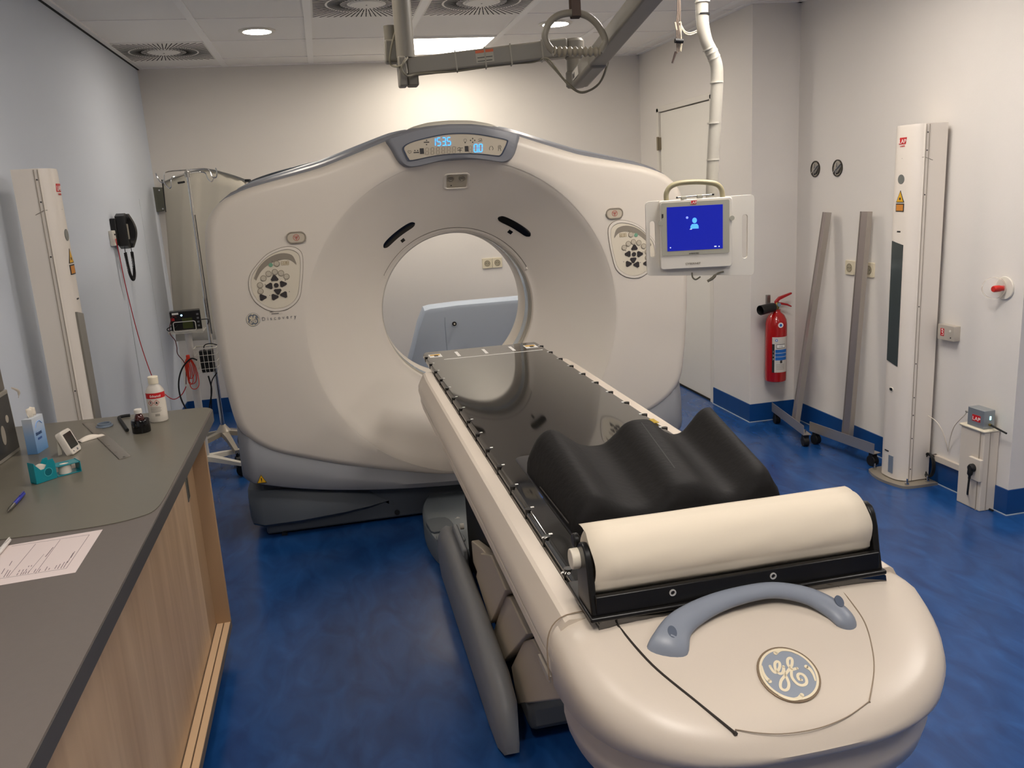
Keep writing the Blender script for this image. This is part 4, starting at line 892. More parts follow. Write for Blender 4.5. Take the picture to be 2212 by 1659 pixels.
MB().disc(FC2, .036, .009, .0035, 0, .0015).obj('button', M_bluegrey, Ck); MB().disc(FC2, .010, .009, .002, 0, .0015).obj('button', M_bluegrey, Ck)
MB().bar(FC2.p(.005, .06, -.018), pb-n_*.045+u_*.01+Vector((0, 0, .001)), .012, .002).obj('stand_leg', M_white, Ck)
# blue tissue box standing up
pa, pm, pz = lay(70, 984), lay(82, 981), lay(105, 966)
u1 = (pz-pm); u1.z = 0; wd = u1.length; u1.normalize(); n1_ = Vector((u1.y, -u1.x, 0)); bh = aty(92, 893, pz.y).z-MZ
X = thing('tissue_box', pm, 'upright pale blue cardboard tissue box with a tissue pulled out', 'tissue box')
FB = Frame(pm+Vector((0, 0, .0003)), u1, (0, 0, 1))
if FB.N.dot(O-pm) < 0: pass
mbx = bpy.data.materials.new('carton_blue'); mbx.use_nodes = True; nt = mbx.node_tree; b = nt.nodes['Principled BSDF']; tc = nt.nodes.new('ShaderNodeTexCoord'); sx = nt.nodes.new('ShaderNodeSeparateXYZ'); nt.links.new(tc.outputs['Generated'], sx.inputs[0])
cr = nt.nodes.new('ShaderNodeValToRGB'); nt.links.new(sx.outputs['Z'], cr.inputs[0]); nt.links.new(cr.outputs[0], b.inputs['Base Color']); b.inputs['Roughness'].default_value = .5
cr.color_ramp.elements[0].color = (*lin('5f8fc0'), 1); cr.color_ramp.elements[0].position = 0; cr.color_ramp.elements[1].color = (*lin('ccd3dc'), 1); cr.color_ramp.elements[1].position = .95; q = cr.color_ramp.elements.new(.5); q.color = (*lin('8fb0d8'), 1)
dp_ = .03
bx1 = MB().loft([[FB.p(0, 0, 0), FB.p(wd, 0, 0), FB.p(wd, 0, -dp_), FB.p(0, 0, -dp_)], [FB.p(0, bh, 0), FB.p(wd, bh, 0), FB.p(wd, bh, -dp_), FB.p(0, bh, -dp_)]]).obj('carton', mbx, X, smooth=False)
text('carton_text', 'tissues', FB, wd*.12, bh*.50, .013, mat('navy_print', '27426e', .5), bx1, w=.0004, squeeze=.8)
MB().plate(FB, [(wd*.25, bh*.36), (wd*.6, bh*.36), (wd*.6, bh*.42), (wd*.25, bh*.42)], 0, .0006).obj('carton_patch', mat('navy_patch', '3b5b96', .5), bx1, smooth=False)
MB().tube([FB.p(wd*.2, bh*.72, .0004), FB.p(wd*.35, bh*.84, .0004), FB.p(wd*.6, bh*.86, .0004), FB.p(wd*.8, bh*.76, .0004)], .0016, 5, sm=4).obj('carton_swoosh', mat('swoosh', '7ea6dd', .5), bx1)
L = [[FB.p(wd*(.25+.5*j/6), bh-.002+h*(1+.1*math.sin(j*2)), -dp_*(.5+.2*math.sin(j*1.7+h*60))) for j in range(7)] for h in (0, .012, .022, .030)]
q = MB().loft(L, closed=False, cap=False).obj('tissue', mat('tissue2', 'e2d8c8', .85), X); q.modifiers.new('t', 'SOLIDIFY').thickness = .0006
# teal tape dispensers
M_teal = mat('teal_plastic', '0f8f9c', .25, spec=.6, trans=.15); M_tape = mat('tape_white', 'dcd4c6', .6)
pA, pB = lay(80, 1047), lay(125, 1032); u1 = (pB-pA); u1.z = 0; wA = u1.length; u1.normalize()
tA = thing('tape_dispenser', pA, 'teal tape dispenser with side hole, the left one standing upright', 'tape dispenser', 'teal tape dispensers on the worktop')
FA = Frame(pA+Vector((0, 0, .0004)), u1, (0, 0, 1)); hA = .058; wA = max(wA, .05)
side = [(0, 0), (wA, 0), (wA, hA*.75), (wA*.93, hA), (wA*.72, hA*.98), (wA*.60, hA*.80), (wA*.48, hA*.62), (wA*.30, hA*.62), (wA*.16, hA*.80), (0, hA*1.02)]
for s in (0, -1):
    w0 = -.028 if s else 0
    MB().plate(FA, side, w0-.002, w0).obj('side_wall', M_teal, tA, smooth=False, bevel=.0008)
MB().plate(FA, [(0, 0), (wA, 0), (wA, .003), (0, .003)], -.028, -.002).obj('floor_wall', M_teal, tA, smooth=False)
MB().plate(FA, [(0, .0), (.003, 0), (.003, hA), (0, hA*1.02)], -.028, -.002).obj('back_wall', M_teal, tA, smooth=False)
MB().cyl(FA.p(wA*.48, hA*.48, -.004), FA.p(wA*.48, hA*.48, -.026), .019, n=30).obj('tape_roll', M_tape, tA)
q = MB(); n = 26; q.ringplate(FA, [(wA*.62+.012*math.cos(2*PI*k/n), hA*.42+.012*math.sin(2*PI*k/n)) for k in range(n)], [(wA*.62+.0105*math.cos(2*PI*k/n), hA*.42+.0105*math.sin(2*PI*k/n)) for k in range(n)], -.001, .0008); q.obj('hub_ring', mat('teal_light', '3fb0ba', .3), tA)
MB().disc(FA, wA*.62, hA*.42, .0103, -.0015, .0004, 26).obj('hub', mat('teal_dark', '08606b', .25), tA)
pA, pB = lay(126, 1031), lay(177, 1018); u1 = (pB-pA); u1.z = 0; wB = u1.length; u1.normalize()
tB = thing('tape_dispenser', pA, 'teal tape dispenser lying flat with the roll showing, the right one', 'tape dispenser', 'teal tape dispensers on the worktop')
FB2 = Frame(pA+Vector((0, 0, .0004)), u1, (0, 0, 1)); hB = .030
MB().plate(FB2, [(0, 0), (wB, 0), (wB, .002), (0, .002)], -.045, 0).obj('lower_wall', M_teal, tB, smooth=False)
q = MB(); FBt = Frame(pA+Vector((0, 0, hB)), u1, Vector((-u1.y, u1.x, 0)))
if FBt.N.z < 0: pass
hole = [(wB*.42+.013*math.cos(2*PI*k/32), .022+.011*math.sin(2*PI*k/32)) for k in range(32)]
oc_ = []
for k in range(32):
    a = 2*PI*k/32; c_, s_ = math.cos(a), math.sin(a); t = min((wB*.58 if c_ > 0 else wB*.42)/max(abs(c_), 1e-6), (.023 if s_ > 0 else .022)/max(abs(s_), 1e-6)); oc_.append((wB*.42+t*c_, .022+t*s_))
q.ringplate(FBt, oc_, hole, -.002, 0).obj('upper_wall', M_teal, tB, smooth=False)
MB().plate(FB2, [(wB-.002, 0), (wB, 0), (wB, hB+.001), (wB-.002, hB+.001)], -.045, 0).obj('end_wall', M_teal, tB, smooth=False)
MB().cyl(FB2.p(wB*.42, .0022, -.022), FB2.p(wB*.42, hB-.0022, -.022), .017, n=30).obj('tape_roll', M_tape, tB)
# blue pen and the white pen on the form
def pen(name, A, B, m, label):
    a, b_ = A, B; d = (b_-a).normalized(); a = a+Vector((0, 0, .006)); b_ = b_+Vector((0, 0, .006)); l = (b_-a).length
    t = thing(name, a, label, 'pen')
    MB().lathe([(.0008, 0), (.0022, .006), (.0044, .018), (.0046, l*.42)], a, d, 16).obj('grip', mat('pen_metal', '8d8a84', .25, .9) if name == 'ballpoint_pen' else m, t)
    MB().lathe([(.0048, l*.40), (.0050, l*.8), (.0046, l), (.002, l+.001)], a, d, 16).obj('barrel', m, t)
    s = d.cross(Vector((0, 0, 1))).normalized(); MB().bar(a+d*l*.72+Vector((0, 0, .0066))+s*.002, a+d*l*.99+Vector((0, 0, .0066))+s*.002, .003, .0015).obj('clip', m, t)
pen('ballpoint_pen', lay(17, 1110), lay(52, 1071), mat('pen_blue', '27309c', .3), 'blue ballpoint pen with metal tip lying on the worktop')
# printed form
pf = [(-60, 1192), (222, 1144), (163, 1237), (-60, 1275)]; FP_ = Frame((0, 0, DZ+.0004), (1, 0, 0), (0, 1, 0)); uvp = FP_.uvs(pf)
fm = tag(MB().plate(FP_, uvp, 0, .0005).obj('printed_form', mat('form_pink', 'dccdc8', .7), None, smooth=False), 'pink-white printed form lying on the near part of the worktop', 'form')
pr_ = MB()
def pl(pts, r=.0005): P = [atz(x, y, DZ+.0009) for x, y in pts]; [pr_.bar(a, b_, r*2, .0003) for a, b_ in zip(P, P[1:])]
pl([(25, 1180), (193, 1155), (143, 1228), (0, 1250)]); pl([(130, 1166), (76, 1239)]); pl([(77, 1175), (18, 1246)]); pl([(95, 1197), (60, 1238)], .0004); pl([(115, 1182), (98, 1203)], .0009)
for i, (x, y, l) in enumerate(((83,1236,7),(97,1233,9),(105,1231,4),(118,1229,8),(124,1229,11),(131,1228,14),(137,1227,15),(145,1216,22),(153,1205,14),(73,1237,8),(36,1243,5),(44,1242,6),(49,1241,6),(54,1240,6),(60,1239,6),(40,1236,5),(48,1235,5),(55,1234,5),(14,1246,14),(8,1247,16),(3,1240,12),(61,1225,3),(67,1224,3),(20,1222,10))): pl([(x, y), (x+l*.62, y-l)], .0007)
pr_.obj('printed_lines', mat('form_print', '6f5f63', .6), fm, smooth=False)
pen('marker_pen', lay(-10, 1210, DZ+.001), lay(21, 1172, DZ+.001), mat('pen_white', 'd9d4cf', .35), 'white pen lying on the printed form at the left edge')
# stand-up glove box / dispenser at the very left edge
gx = thing('dispenser_stack', lay(-60, 1030), 'grey framed dispenser boxes with a dark product picture at the left edge', 'dispenser')
a_, b_ = lay(-100, 1080), lay(45, 972); u1 = (b_-a_); u1.z = 0; wG = u1.length; u1.normalize(); FG2 = Frame(a_+Vector((0, 0, .0004)), u1, (0, 0, 1))
if FG2.N.dot(O-a_) < 0: FG2 = Frame(b_, -u1, (0, 0, 1))
def fz(x, y): return FG2.uv(x, y)
h1 = fz(20, 838)[1]
M_gf = mat('frame_grey', '8d877c', .4); M_gd = mat('picture_dark', '3b3a38', .2)
MB().plate(FG2, [(0, 0), (wG, 0), (wG-.012, h1), (0, h1)], -.12, 0).obj('box_frame', M_gf, gx, smooth=False, bevel=.002)
pic = MB().plate(FG2, [(0, .012), (wG-.008, .012), (wG-.018, h1-.012), (0, h1-.022)], -.001, .0012).obj('picture_panel', M_gd, gx, smooth=False)
u, v = fz(8, 940); MB().disc(FG2, u-.004, v, .014, .001, .002, 24, rv=.03).obj('pictured_item', mat('picture_light', '9b9386', .4), pic)
u, v = fz(14, 905); MB().disc(FG2, u, v, .010, .001, .002, 20, rv=.012).obj('pictured_cap', mat('picture_light2', 'b0a798', .4), pic)
h2 = fz(5, 755)[1]; MB().plate(FG2, [(0, h1+.002), (wG-.016, h1+.002), (wG-.022, h2), (0, h2)], -.12, -.004).obj('upper_box', mat('upper_grey', '6a645c', .4), gx, smooth=False, bevel=.002)
h3 = fz(2, 690)[1]; MB().plate(FG2, [(0, h2+.002), (wG-.03, h2+.002), (wG-.034, h3), (0, h3)], -.12, -.006).obj('top_box', mat('top_brown', '332a24', .4), gx, smooth=False, bevel=.002)
wr = MB().tube([FG2.p(*fz(22, 838), .004), FG2.p(*fz(31, 846), .012), FG2.p(*fz(34, 860), .008)], [.003, .004, .001], 6, sm=3).obj('plastic_wrap', mat('wrap_clear', 'ddd0bd', .3, alpha=.6), gx)
# ================================================================ LEFT WALL
def laser_tower(name, x0, x1, y0, y1, zt, sgn, label, fx):
    """sgn: +1 front faces +X, -1 faces -X ; fx front face x"""
    t = thing(name, ((x0+x1)/2, (y0+y1)/2, 0), label, 'laser unit', 'floor standing laser towers')
    xb = x1 if sgn < 0 else x0    # wall side
    W = abs(x1-x0); ym = (y0+y1)/2
    lo = [(0, y0), (W*.72, y0), (W*.74, y0+.006), (W*.80, y0+.010)]; lo2 = [(W*.80, y1-.010), (W*.74, y1-.006), (W*.72, y1), (0, y1)]
    arc = [(W*.92+W*.08*max(0, math.sin(PI*k/8))**.4, y0+.028+(y1-y0-.056)*k/8) for k in range(9)]
    pts = [(xb+sgn*a, y) for a, y in lo+arc+lo2]
    zb = .018
    L = [[Vector((x, y, z)) for x, y in pts] for z in (zb, zt-.01)]+[[Vector((xb+(x-xb)*.985, ym+(y-ym)*.985, zt)) for x, y in pts]]
    M_tw = mat('tower_cream', 'dad2c8', .35)
    MB().loft(L).obj('column', M_tw, t, ang=25)
    FF = Frame((fx, 0, 0), (0, sgn, 0), (0, 0, 1))
    st = MB()
    for a in (.60, .70): st.b2((xb+sgn*W*a-.0012, y0-.0025, zb), (xb+sgn*W*a+.0012, y0+.001, zt-.004))
    st.obj('side_groove', mat('groove_grey', '9b9184', .5), t, smooth=False)
    for z in (zt-.04, zt-.12, zt-.32, .9, .62, .45, .36, .24, .08): MB().cyl((xb+sgn*W*.65, y0-.002, z), (xb+sgn*W*.65, y0+.002, z), .003, n=8).obj('screw', M_dark_p, t)
    y_ = ym; FFc = Frame((xb+sgn*(W+.0005), y_, 0), (0, sgn, 0), (0, 0, 1))
    MB().tube([(xb+sgn*W*.45, y0-.001, zt-.165), (xb+sgn*W*.70, y0-.001, zt-.150), (xb+sgn*W*.84, y0+.02, zt-.150), (xb+sgn*W*1.0, ym, zt-.150), (xb+sgn*W*.84, y1-.02, zt-.15)], .0012, 5).obj('cover_joint', mat('joint_grey', '7d746a', .6), t)
    lg = MB().plate(FFc, [(-.026, zt-.085), (.020, zt-.085), (.026, zt-.055), (-.020, zt-.055)], -.004, .0012).obj('maker_logo', M_red, t, smooth=False)
    text('logo_text', 'LAP', FFc, 0, zt-.081, .019, M_white_p, lg, w=.0012, align='CENTER', squeeze=1.15); text('logo_subtext', 'LASER', FFc, 0, zt-.097, .007, M_red, t, w=.0008, align='CENTER', squeeze=1.3)
    MB().disc(FFc, 0, zt-.245, .022, -.004, .0012, 24, rv=.022).obj('status_window', mat('window_grey', '6b6e6a', .3), t)
    tr = MB().plate(FFc, [(-.028, zt-.352), (.028, zt-.352), (0, zt-.296)], -.004, .001).obj('warning_triangle', M_dark_p, t, smooth=False)
    MB().plate(FFc, [(-.023, zt-.349), (.023, zt-.349), (0, zt-.302)], 0, .0015).obj('triangle_fill', M_yellow, tr, smooth=False); MB().disc(FFc, 0, zt-.335, .006, .001, .002, 10).obj('laser_symbol', M_dark_p, tr)
    wl = MB().plate(FFc, [(-.028, zt-.395), (.028, zt-.395), (.028, zt-.357), (-.028, zt-.357)], -.004, .001).obj('warning_plate', M_dark_p, t, smooth=False); MB().plate(FFc, [(-.024, zt-.391), (.024, zt-.391), (.024, zt-.362), (-.024, zt-.362)], 0, .0015).obj('plate_fill', mat('label_orange', 'c9832f', .5), wl, smooth=False)
    text('type_text', 'DORADO', FFc, 0, zt-.49, .007, M_dark_p, t, w=.0008, align='CENTER', squeeze=.8) if 0 else MB().plate(FFc, [(-.012, zt-.492), (.012, zt-.492), (.012, zt-.486), (-.012, zt-.486)], -.004, .0008).obj('type_mark', M_dark_p, t, smooth=False)
    wz0, wz1 = .60, zt-.535
    MB().plate(FFc, [(-.045, wz0+.02), (.035, wz0), (.035, wz1-.016), (-.045, wz1)], -.006, .0014).obj('laser_window', mat('tower_glass', '3b4241', .1, spec=.7) if sgn < 0 else mat('tower_glass_reflection', '807c73', .25), t, smooth=False)  # left tower's glass is paler: its reflection is put into the base colour
    MB().plate(FFc, rrect(-.014, .468, .014, .488, .009), -.004, .003).obj('key_port', M_white, t); MB().plate(FFc, rrect(-.011, .471, .011, .485, .006), 0, .0036).obj('port_hole', M_black, t)
    MB().plate(FFc, [(.002, .045), (.036, .045), (.036, .135), (.002, .135)], -.005, .001).obj('rating_plate', mat('rating_silver', '8f9aa5', .3, .4), t, smooth=False)
    MB().plate(FFc, [(-.03, .15), (0, .15), (0, .156), (-.03, .156)], -.004, .001).obj('rating_text', M_dark_p, t, smooth=False)
    # foot plate with bolts
    bp_ = rrect(-.15, -.11, .15, .11, .05); FBp = Frame(((x0+x1)/2+(-.01 if sgn < 0 else .01), ym, 0), (0, 1, 0), (-1, 0, 0)); 
    fpz = sp2([(-.155, .10), (-.150, -.06), (-.10, -.10), (0, -.118), (.10, -.10), (.150, -.06), (.155, .10)], 5, False)
    MB().plate(FBp, [(a, -b_*1.0) for a, b_ in fpz] if 0 else fpz, 0, .014, .003).obj('foot_plate', mat('plate_alu', 'a39a8b', .3, .5), t) if sgn > 0 else MB().loft([[Vector((min(x1+.02, (x0+x1)/2-.01+b_), ym+a, z)) for a, b_ in fpz] for z in (0, .014)]).obj('foot_plate', mat('plate_alu', 'b0a693', .3, .35), t)
    for a, b_ in ((-.128, -.055), (.128, -.055), (-.128, .06)):
        c_ = ((x0+x1)/2-.01*(1 if sgn < 0 else -1)+b_*(1 if sgn < 0 else -1), ym+a); MB().cyl((*c_, .014), (*c_, .026), .011, n=6).cyl((*c_, .026), (*c_, .045), .004, n=10).obj('anchor_bolt', M_chrome, t, ang=30)
    return t
laser_tower('laser_tower', -1.088, -.960, 3.46, 3.62, 1.735, 1, 'tall cream laser column against the left wall behind the worktop', -.960)
laser_tower('laser_tower', 2.682, 2.845, 3.50, 3.69, 1.745, -1, 'tall cream laser column standing by the right wall', 2.682)
# telephone on the left wall
FWL = Frame((XL, 0, 0), (0, 1, 0), (0, 0, 1))   # normal +X
def wl(x, y, d=0): p = atx(x, y, XL+d); return p
pc_ = atx(262, 500, XL+.04); ty, tz = pc_.y, pc_.z
ph = thing('wall_telephone', (XL, ty, tz), 'black corded wall telephone on the left wall', 'telephone')
FPh = Frame((XL, ty, tz), (0, 1, 0), (0, 0, 1))
MB().b2((XL, ty-.060, tz-.075), (XL+.03, ty+.035, tz+.075)).obj('wall_base', M_black, ph, bevel=.004)
MB().plate(FPh, [(-.045, -.080), (.0, -.098), (.055, -.090), (.058, .045), (.045, .085), (.010, .100), (-.040, .085)], .025, .078, .006).obj('phone_body', M_black, ph, ang=30)
L = []
for t in range(13):
    z = tz-.095+.19*t/12; d = .082+.030*math.sin(PI*t/12); w_ = .019 if 2 < t < 10 else .024; yc_ = ty+.034
    L.append([Vector((XL+.070, yc_-w_, z)), Vector((XL+d, yc_-w_*.8, z)), Vector((XL+d+.006, yc_, z)), Vector((XL+d, yc_+w_*.8, z)), Vector((XL+.070, yc_+w_, z))])
MB().loft(L).obj('handset', mat('handset_black', '0d0d0d', .25), ph)
MB().plate(FPh, [(-.030, -.045), (.006, -.045), (.006, .040), (-.030, .040)], .076, .0795).obj('number_card', mat('card_grey', '8a857a', .5), ph, smooth=False)
c0, c1 = Vector((XL+.05, ty-.03, tz-.085)), Vector((XL+.07, ty+.035, tz-.09)); low = tz-.10-.175
cen = spline([c0, c0+Vector((0, -.0, -.05)), Vector((XL+.055, ty-.025, low+.04)), Vector((XL+.06, ty+.012, low)), Vector((XL+.065, ty+.045, low+.035)), c1+Vector((0, .005, -.05)), c1], 16); co = []
n = len(cen)
for i in range(n*6):
    f_ = i/6; k = min(int(f_), n-2); p = cen[k].lerp(cen[k+1], f_-k); d = (cen[k+1]-cen[k]).normalized(); a = i*1.35; x_ = d.cross(Vector((1, 0, 0))).normalized(); y_ = d.cross(x_); rr = .0075 if 12 < f_ < n-12 else 0
    co.append(p+(x_*math.cos(a)+y_*math.sin(a))*rr)
MB().tube(co, .0022, 5).obj('coiled_cord', M_rubber, ph)
sp_ = atx(239, 515, XL); so = thing('network_socket', (XL, sp_.y, sp_.z), 'white network socket on the left wall beside the telephone', 'socket')
MB().b2((XL, sp_.y-.03, sp_.z-.042), (XL+.022, sp_.y+.035, sp_.z+.042)).obj('socket_box', M_white, so, bevel=.003)
MB().b2((XL+.022, sp_.y+.002, sp_.z-.012), (XL+.024, sp_.y+.022, sp_.z+.004)).b2 ; MB().b2((XL+.0215, sp_.y-.002, sp_.z+.015), (XL+.0235, sp_.y+.022, sp_.z+.024)).obj('socket_port', M_dark_p, so, smooth=False)
# red network cord: from socket down, sagging to the device stand
M_cord = mat('cord_red', 'b81c28', .45); M_ccoil = mat('cord_coil', 'd8381c', .45)
rc_ = [Vector((XL+.024, sp_.y+.012, sp_.z-.006)), atx(251, 522, XL+.05), atx(258, 552, XL+.05), atx(272, 620, XL+.05), atx(300, 730, XL+.06), atx(328, 812, XL+.10), aty(345, 840, 5.2), aty(372, 862, 5.1), aty(392, 853, 5.05), aty(402, 835, 5.05)]
tag(MB().tube(rc_, .0028, 6, sm=8).obj('data_cable', M_cord), 'long thin red cord hanging from the wall socket to the device stand', 'cord')
# white roll stand with the black device on its shelf
sx_, sy_ = -.835, 5.12
S = thing('equipment_stand', (sx_, sy_, 0), 'white wheeled pole stand with clear shelf and wire basket beside the scanner', 'equipment stand')
M_sw = mat('stand_white', 'd0cdc9', .35)
zsh = aty(408, 713, sy_).z
MB().lathe([(.022, .10), (.022, zsh-.25), (.026, zsh-.22), (.026, zsh-.20), (.018, zsh-.19), (.020, zsh-.01)], (sx_, sy_, 0), n=24).obj('pole', M_sw, S)
M_cl = mat('shelf_clear', 'e0dcd2', .08, alpha=.35, spec=.6)
MB().b2((sx_-.095, sy_-.07, zsh-.008), (sx_+.095, sy_+.08, zsh)).b2((sx_-.095, sy_-.07, zsh-.008), (sx_+.095, sy_-.064, zsh+.012)).obj('shelf', M_cl, S, smooth=False, bevel=.002)
FS = Frame((sx_, sy_-.07, zsh), (1, 0, 0), (0, 0, 1))
MB().ringplate(FS, rrect(-.062, .004, .062, .062, .012), rrect(-.058, .008, .058, .058, .009), -.002, .002).obj('retaining_frame', mat('frame_clear', 'e6e2da', .2), S)
bsx, bsy = sx_+.09, sy_-.03; zb1 = aty(442, 750, bsy).z; zb0 = zb1-.15
bk = MB()
for z, k in ((zb1, 1), (zb1-.04, .97), (zb1-.08, .94), (zb1-.12, .9)):
    ww, dd = .062*k, .05*k; bk.tube([(bsx-ww, bsy-dd, z), (bsx+ww, bsy-dd, z), (bsx+ww, bsy+dd, z), (bsx-ww, bsy+dd, z)], .0035 if z == zb1 else .0018, 6, closed=True)
for i in range(6):
    x = -.062+.124*i/5
    for s in (-1, 1): bk.tube([(bsx+x, bsy+s*.05, zb1), (bsx+x*.9, bsy+s*.045, zb0+.02), (bsx+x*.8, bsy+s*.03, zb0)], .0016, 5)
    bk.tube([(bsx+x*.8, bsy-.03, zb0), (bsx+x*.8, bsy+.03, zb0)], .0016, 5)
for i in range(4):
    y = -.05+.1*i/3
    for s in (-1, 1): bk.tube([(bsx+s*.062, bsy+y, zb1), (bsx+s*.054, bsy+y*.9, zb0+.02)], .0016, 5)
bk.obj('wire_basket', M_white, S)
psu = thing('power_adapter', (bsx, bsy, zb0), 'black power adapter lying in the white wire basket', 'power adapter')
MB().loft([[Vector((bsx+x, bsy+y, zb0+z)) for x, y in rrect(-.038, -.028, .038, .028, .012)] for x_, z in ((0, .006), (0, .13))]).obj('adapter_body', M_rubber, psu)
MB().tube([(bsx-.01, bsy, zb0+.12), (bsx-.005, bsy-.01, zb0+.16), (bsx+.03, bsy-.01, zb0+.17), (bsx+.07, bsy, zb0+.155)], .003, 6, sm=6).obj('adapter_lead', M_rubber, psu)
# base of the stand
for i, a in enumerate((200, 255, 320, 20, 90, 145)):
    if i == 5: continue
for a in (39, 111, 183, 255, 327):
    r_ = math.radians(a); dx, dy = math.cos(r_), math.sin(r_)
    MB().loft([[Vector((sx_+dx*d-dy*s*w_, sy_+dy*d+dx*s*w_, z)) for s, z in ((-1, z0), (1, z0), (.8, z1), (-.8, z1))] for d, w_, z0, z1 in ((.0, .03, .085, .115), (.10, .022, .078, .105), (.26, .016, .066, .085))]).obj('base_leg', M_white, S)
    cx_, cy_ = sx_+dx*.255, sy_+dy*.255
    MB().cyl((cx_-dy*.014, cy_+dx*.014, .033), (cx_+dy*.014, cy_-dx*.014, .033), .032, n=20).cyl((cx_, cy_, .04), (cx_, cy_, .07), .008).obj('caster', M_rubber, S)
# black device with small screen
dz0 = zsh+.001
D = thing('patient_monitor', (sx_, sy_, dz0), 'small black electronic device on the clear shelf of the white stand', 'monitor device')
Rz = Matrix.Rotation(math.radians(8), 3, 'Z')
body = MB().box((sx_, sy_, dz0+.058), (.165, .075, .115), Rz); body.obj('housing', M_black, D, bevel=.004)
FDv = Frame(Vector((sx_, sy_, dz0))+Rz @ Vector((0, -.0378, 0)), Rz @ Vector((1, 0, 0)), (0, 0, 1))
MB().plate(FDv, [(-.02, .015), (.035, .015), (.035, .075), (-.02, .075)], 0, .0012).obj('display', mat('olive_lcd', '4a512b', .25), D, smooth=False)
MB().plate(FDv, [(-.07, .098), (-.035, .098), (-.035, .109), (-.07, .109)], 0, .0014).obj('white_sticker', M_white_p, D, smooth=False)
MB().disc(FDv, -.02, .092, .005, 0, .002).obj('blue_lamp', mat('blue_lamp', '66a0ff', .4, em=(.3, .6, 1), estr=5), D)
for k in range(4): MB().plate(FDv, [(.06, .02+k*.022), (.072, .02+k*.022), (.072, .03+k*.022), (.06, .03+k*.022)], 0, .0012).obj('side_key', mat('key_grey', '77777a', .5), D, smooth=False)
MB().plate(FDv, [(-.08, .065), (-.06, .065), (-.06, .08), (-.08, .08)], 0, .006).obj('red_plug', M_red, D, smooth=False)
# leads
bl = [aty(385, 697, 5.08), aty(368, 705, 5.05), aty(362, 713, 5.05), aty(368, 720, 5.05), aty(380, 700, 5.05)]
MB().tube([aty(384, 702, 5.08), aty(371, 705, 5.06), aty(361, 711, 5.05), aty(366, 715, 5.05), aty(380, 707, 5.06), aty(385, 700, 5.08)], .0028, 6, sm=5).obj('black_lead', M_rubber, D)
tag(MB().tube([aty(382, 687, 5.08), aty(373, 684, 5.06), aty(367, 705, 5.06), aty(368, 722, 5.05), aty(378, 735, 5.05), aty(382, 750, 5.05), aty(384, 765, 5.05), aty(400, 788, 5.05), aty(402, 830, 5.04)], .0024, 6, sm=6).obj('patch_cord', mat('cord_dark', '5a1214', .5)), 'thin dark cord from the black device down to the coiled red cord', 'cord')
cc = thing('cord_coil', aty(407, 790, 5.04), 'bundle of bright red-orange cord looped on the white stand', 'cord')
c0 = aty(406, 772, 5.04); m = MB(); random.seed(3)
for i in range(6):
    w0 = .005+.0025*i; l = .075+.022*(i % 3)+.010*i; dx = (i-2.5)*.006
    m.tube([c0+Vector((dx*.3, 0, 0)), c0+Vector((-w0+dx, -.004*i, -l*.4)), c0+Vector((-w0*1.4+dx, 0, -l)), c0+Vector((dx, 0, -l-.02)), c0+Vector((w0*1.4+dx, 0, -l+.01)), c0+Vector((w0+dx, .003*i, -l*.4))], .0024, 6, closed=True, sm=6)
m.obj('loops', M_ccoil, cc); MB().b2((c0.x-.010, c0.y-.010, c0.z-.03), (c0.x+.010, c0.y+.010, c0.z+.015)).obj('bundle_wrap', M_ccoil, cc, bevel=.005)
tag(MB().tube([aty(426, 778, 5.0), aty(412, 775, 5.0), aty(394, 795, 5.0), aty(386, 825, 5.0), aty(390, 858, 5.0), aty(405, 888, 5.0), aty(420, 905, 5.05), aty(446, 900, 5.1), aty(454, 870, 5.1), aty(457, 840, 5.1), aty(450, 812, 5.1)], .0045, 7, sm=7).obj('power_cable', M_rubber), 'thick black cable making a wide loop in front of the white stand', 'cable')
tag(MB().tube([aty(470, 803, 5.12), aty(458, 822, 5.1), aty(456, 842, 5.11), aty(457, 880, 5.12), aty(457, 905, 5.14)], .0035, 6, sm=6).obj('mains_cable', M_rubber), 'short black cable running down beside the wire basket', 'cable')
# infusion pole
ix, iy = -.757, 5.42
I = thing('infusion_pole', (ix, iy, 0), 'chrome infusion pole with four hooks on a star base left of the scanner', 'infusion pole')
zt = aty(400, 372, iy).z
MB().cyl((ix, iy, .17), (ix, iy, 1.02), .013).obj('lower_tube', M_chrome, I); MB().cyl((ix, iy, 1.0), (ix, iy, zt), .0085).obj('upper_tube', M_chrome, I)
MB().lathe([(.016, 0), (.016, .03), (.012, .035)], (ix, iy, zt-.03), n=20).obj('head_collar', M_steel, I)
MB().bar((ix-.02, iy, zt-.055), (ix-.06, iy-.01, zt-.06), .012, .012).obj('knob', M_black, I, bevel=.003)
for P in ([(398,368),(372,372),(358,376),(352,384),(350,390)], [(398,368),(425,366),(438,367),(446,374),(450,384)]): pass
def hook(pts, name='hook'): MB().tube(pts, .0035, 7, sm=5).obj(name, M_chrome, I)
z0 = zt+.012
hook([(ix, iy, z0), (ix-.10, iy-.02, z0-.004), (ix-.125, iy-.025, z0-.02), (ix-.130, iy-.025, z0-.055), (ix-.150, iy-.03, z0-.062), (ix-.165, iy-.03, z0-.035), (ix-.17, iy-.03, z0-.01)])
hook([(ix, iy, z0), (ix+.10, iy+.02, z0+.003), (ix+.125, iy+.025, z0-.012), (ix+.135, iy+.025, z0-.045), (ix+.155, iy+.03, z0-.05), (ix+.165, iy+.03, z0-.02), (ix+.16, iy+.03, z0+.005)])
hook([(ix, iy, z0-.02), (ix-.05, iy-.09, z0-.035), (ix-.075, iy-.12, z0-.05), (ix-.08, iy-.12, z0-.09), (ix-.095, iy-.12, z0-.10), (ix-.115, iy-.12, z0-.07), (ix-.12, iy-.12, z0-.05)])
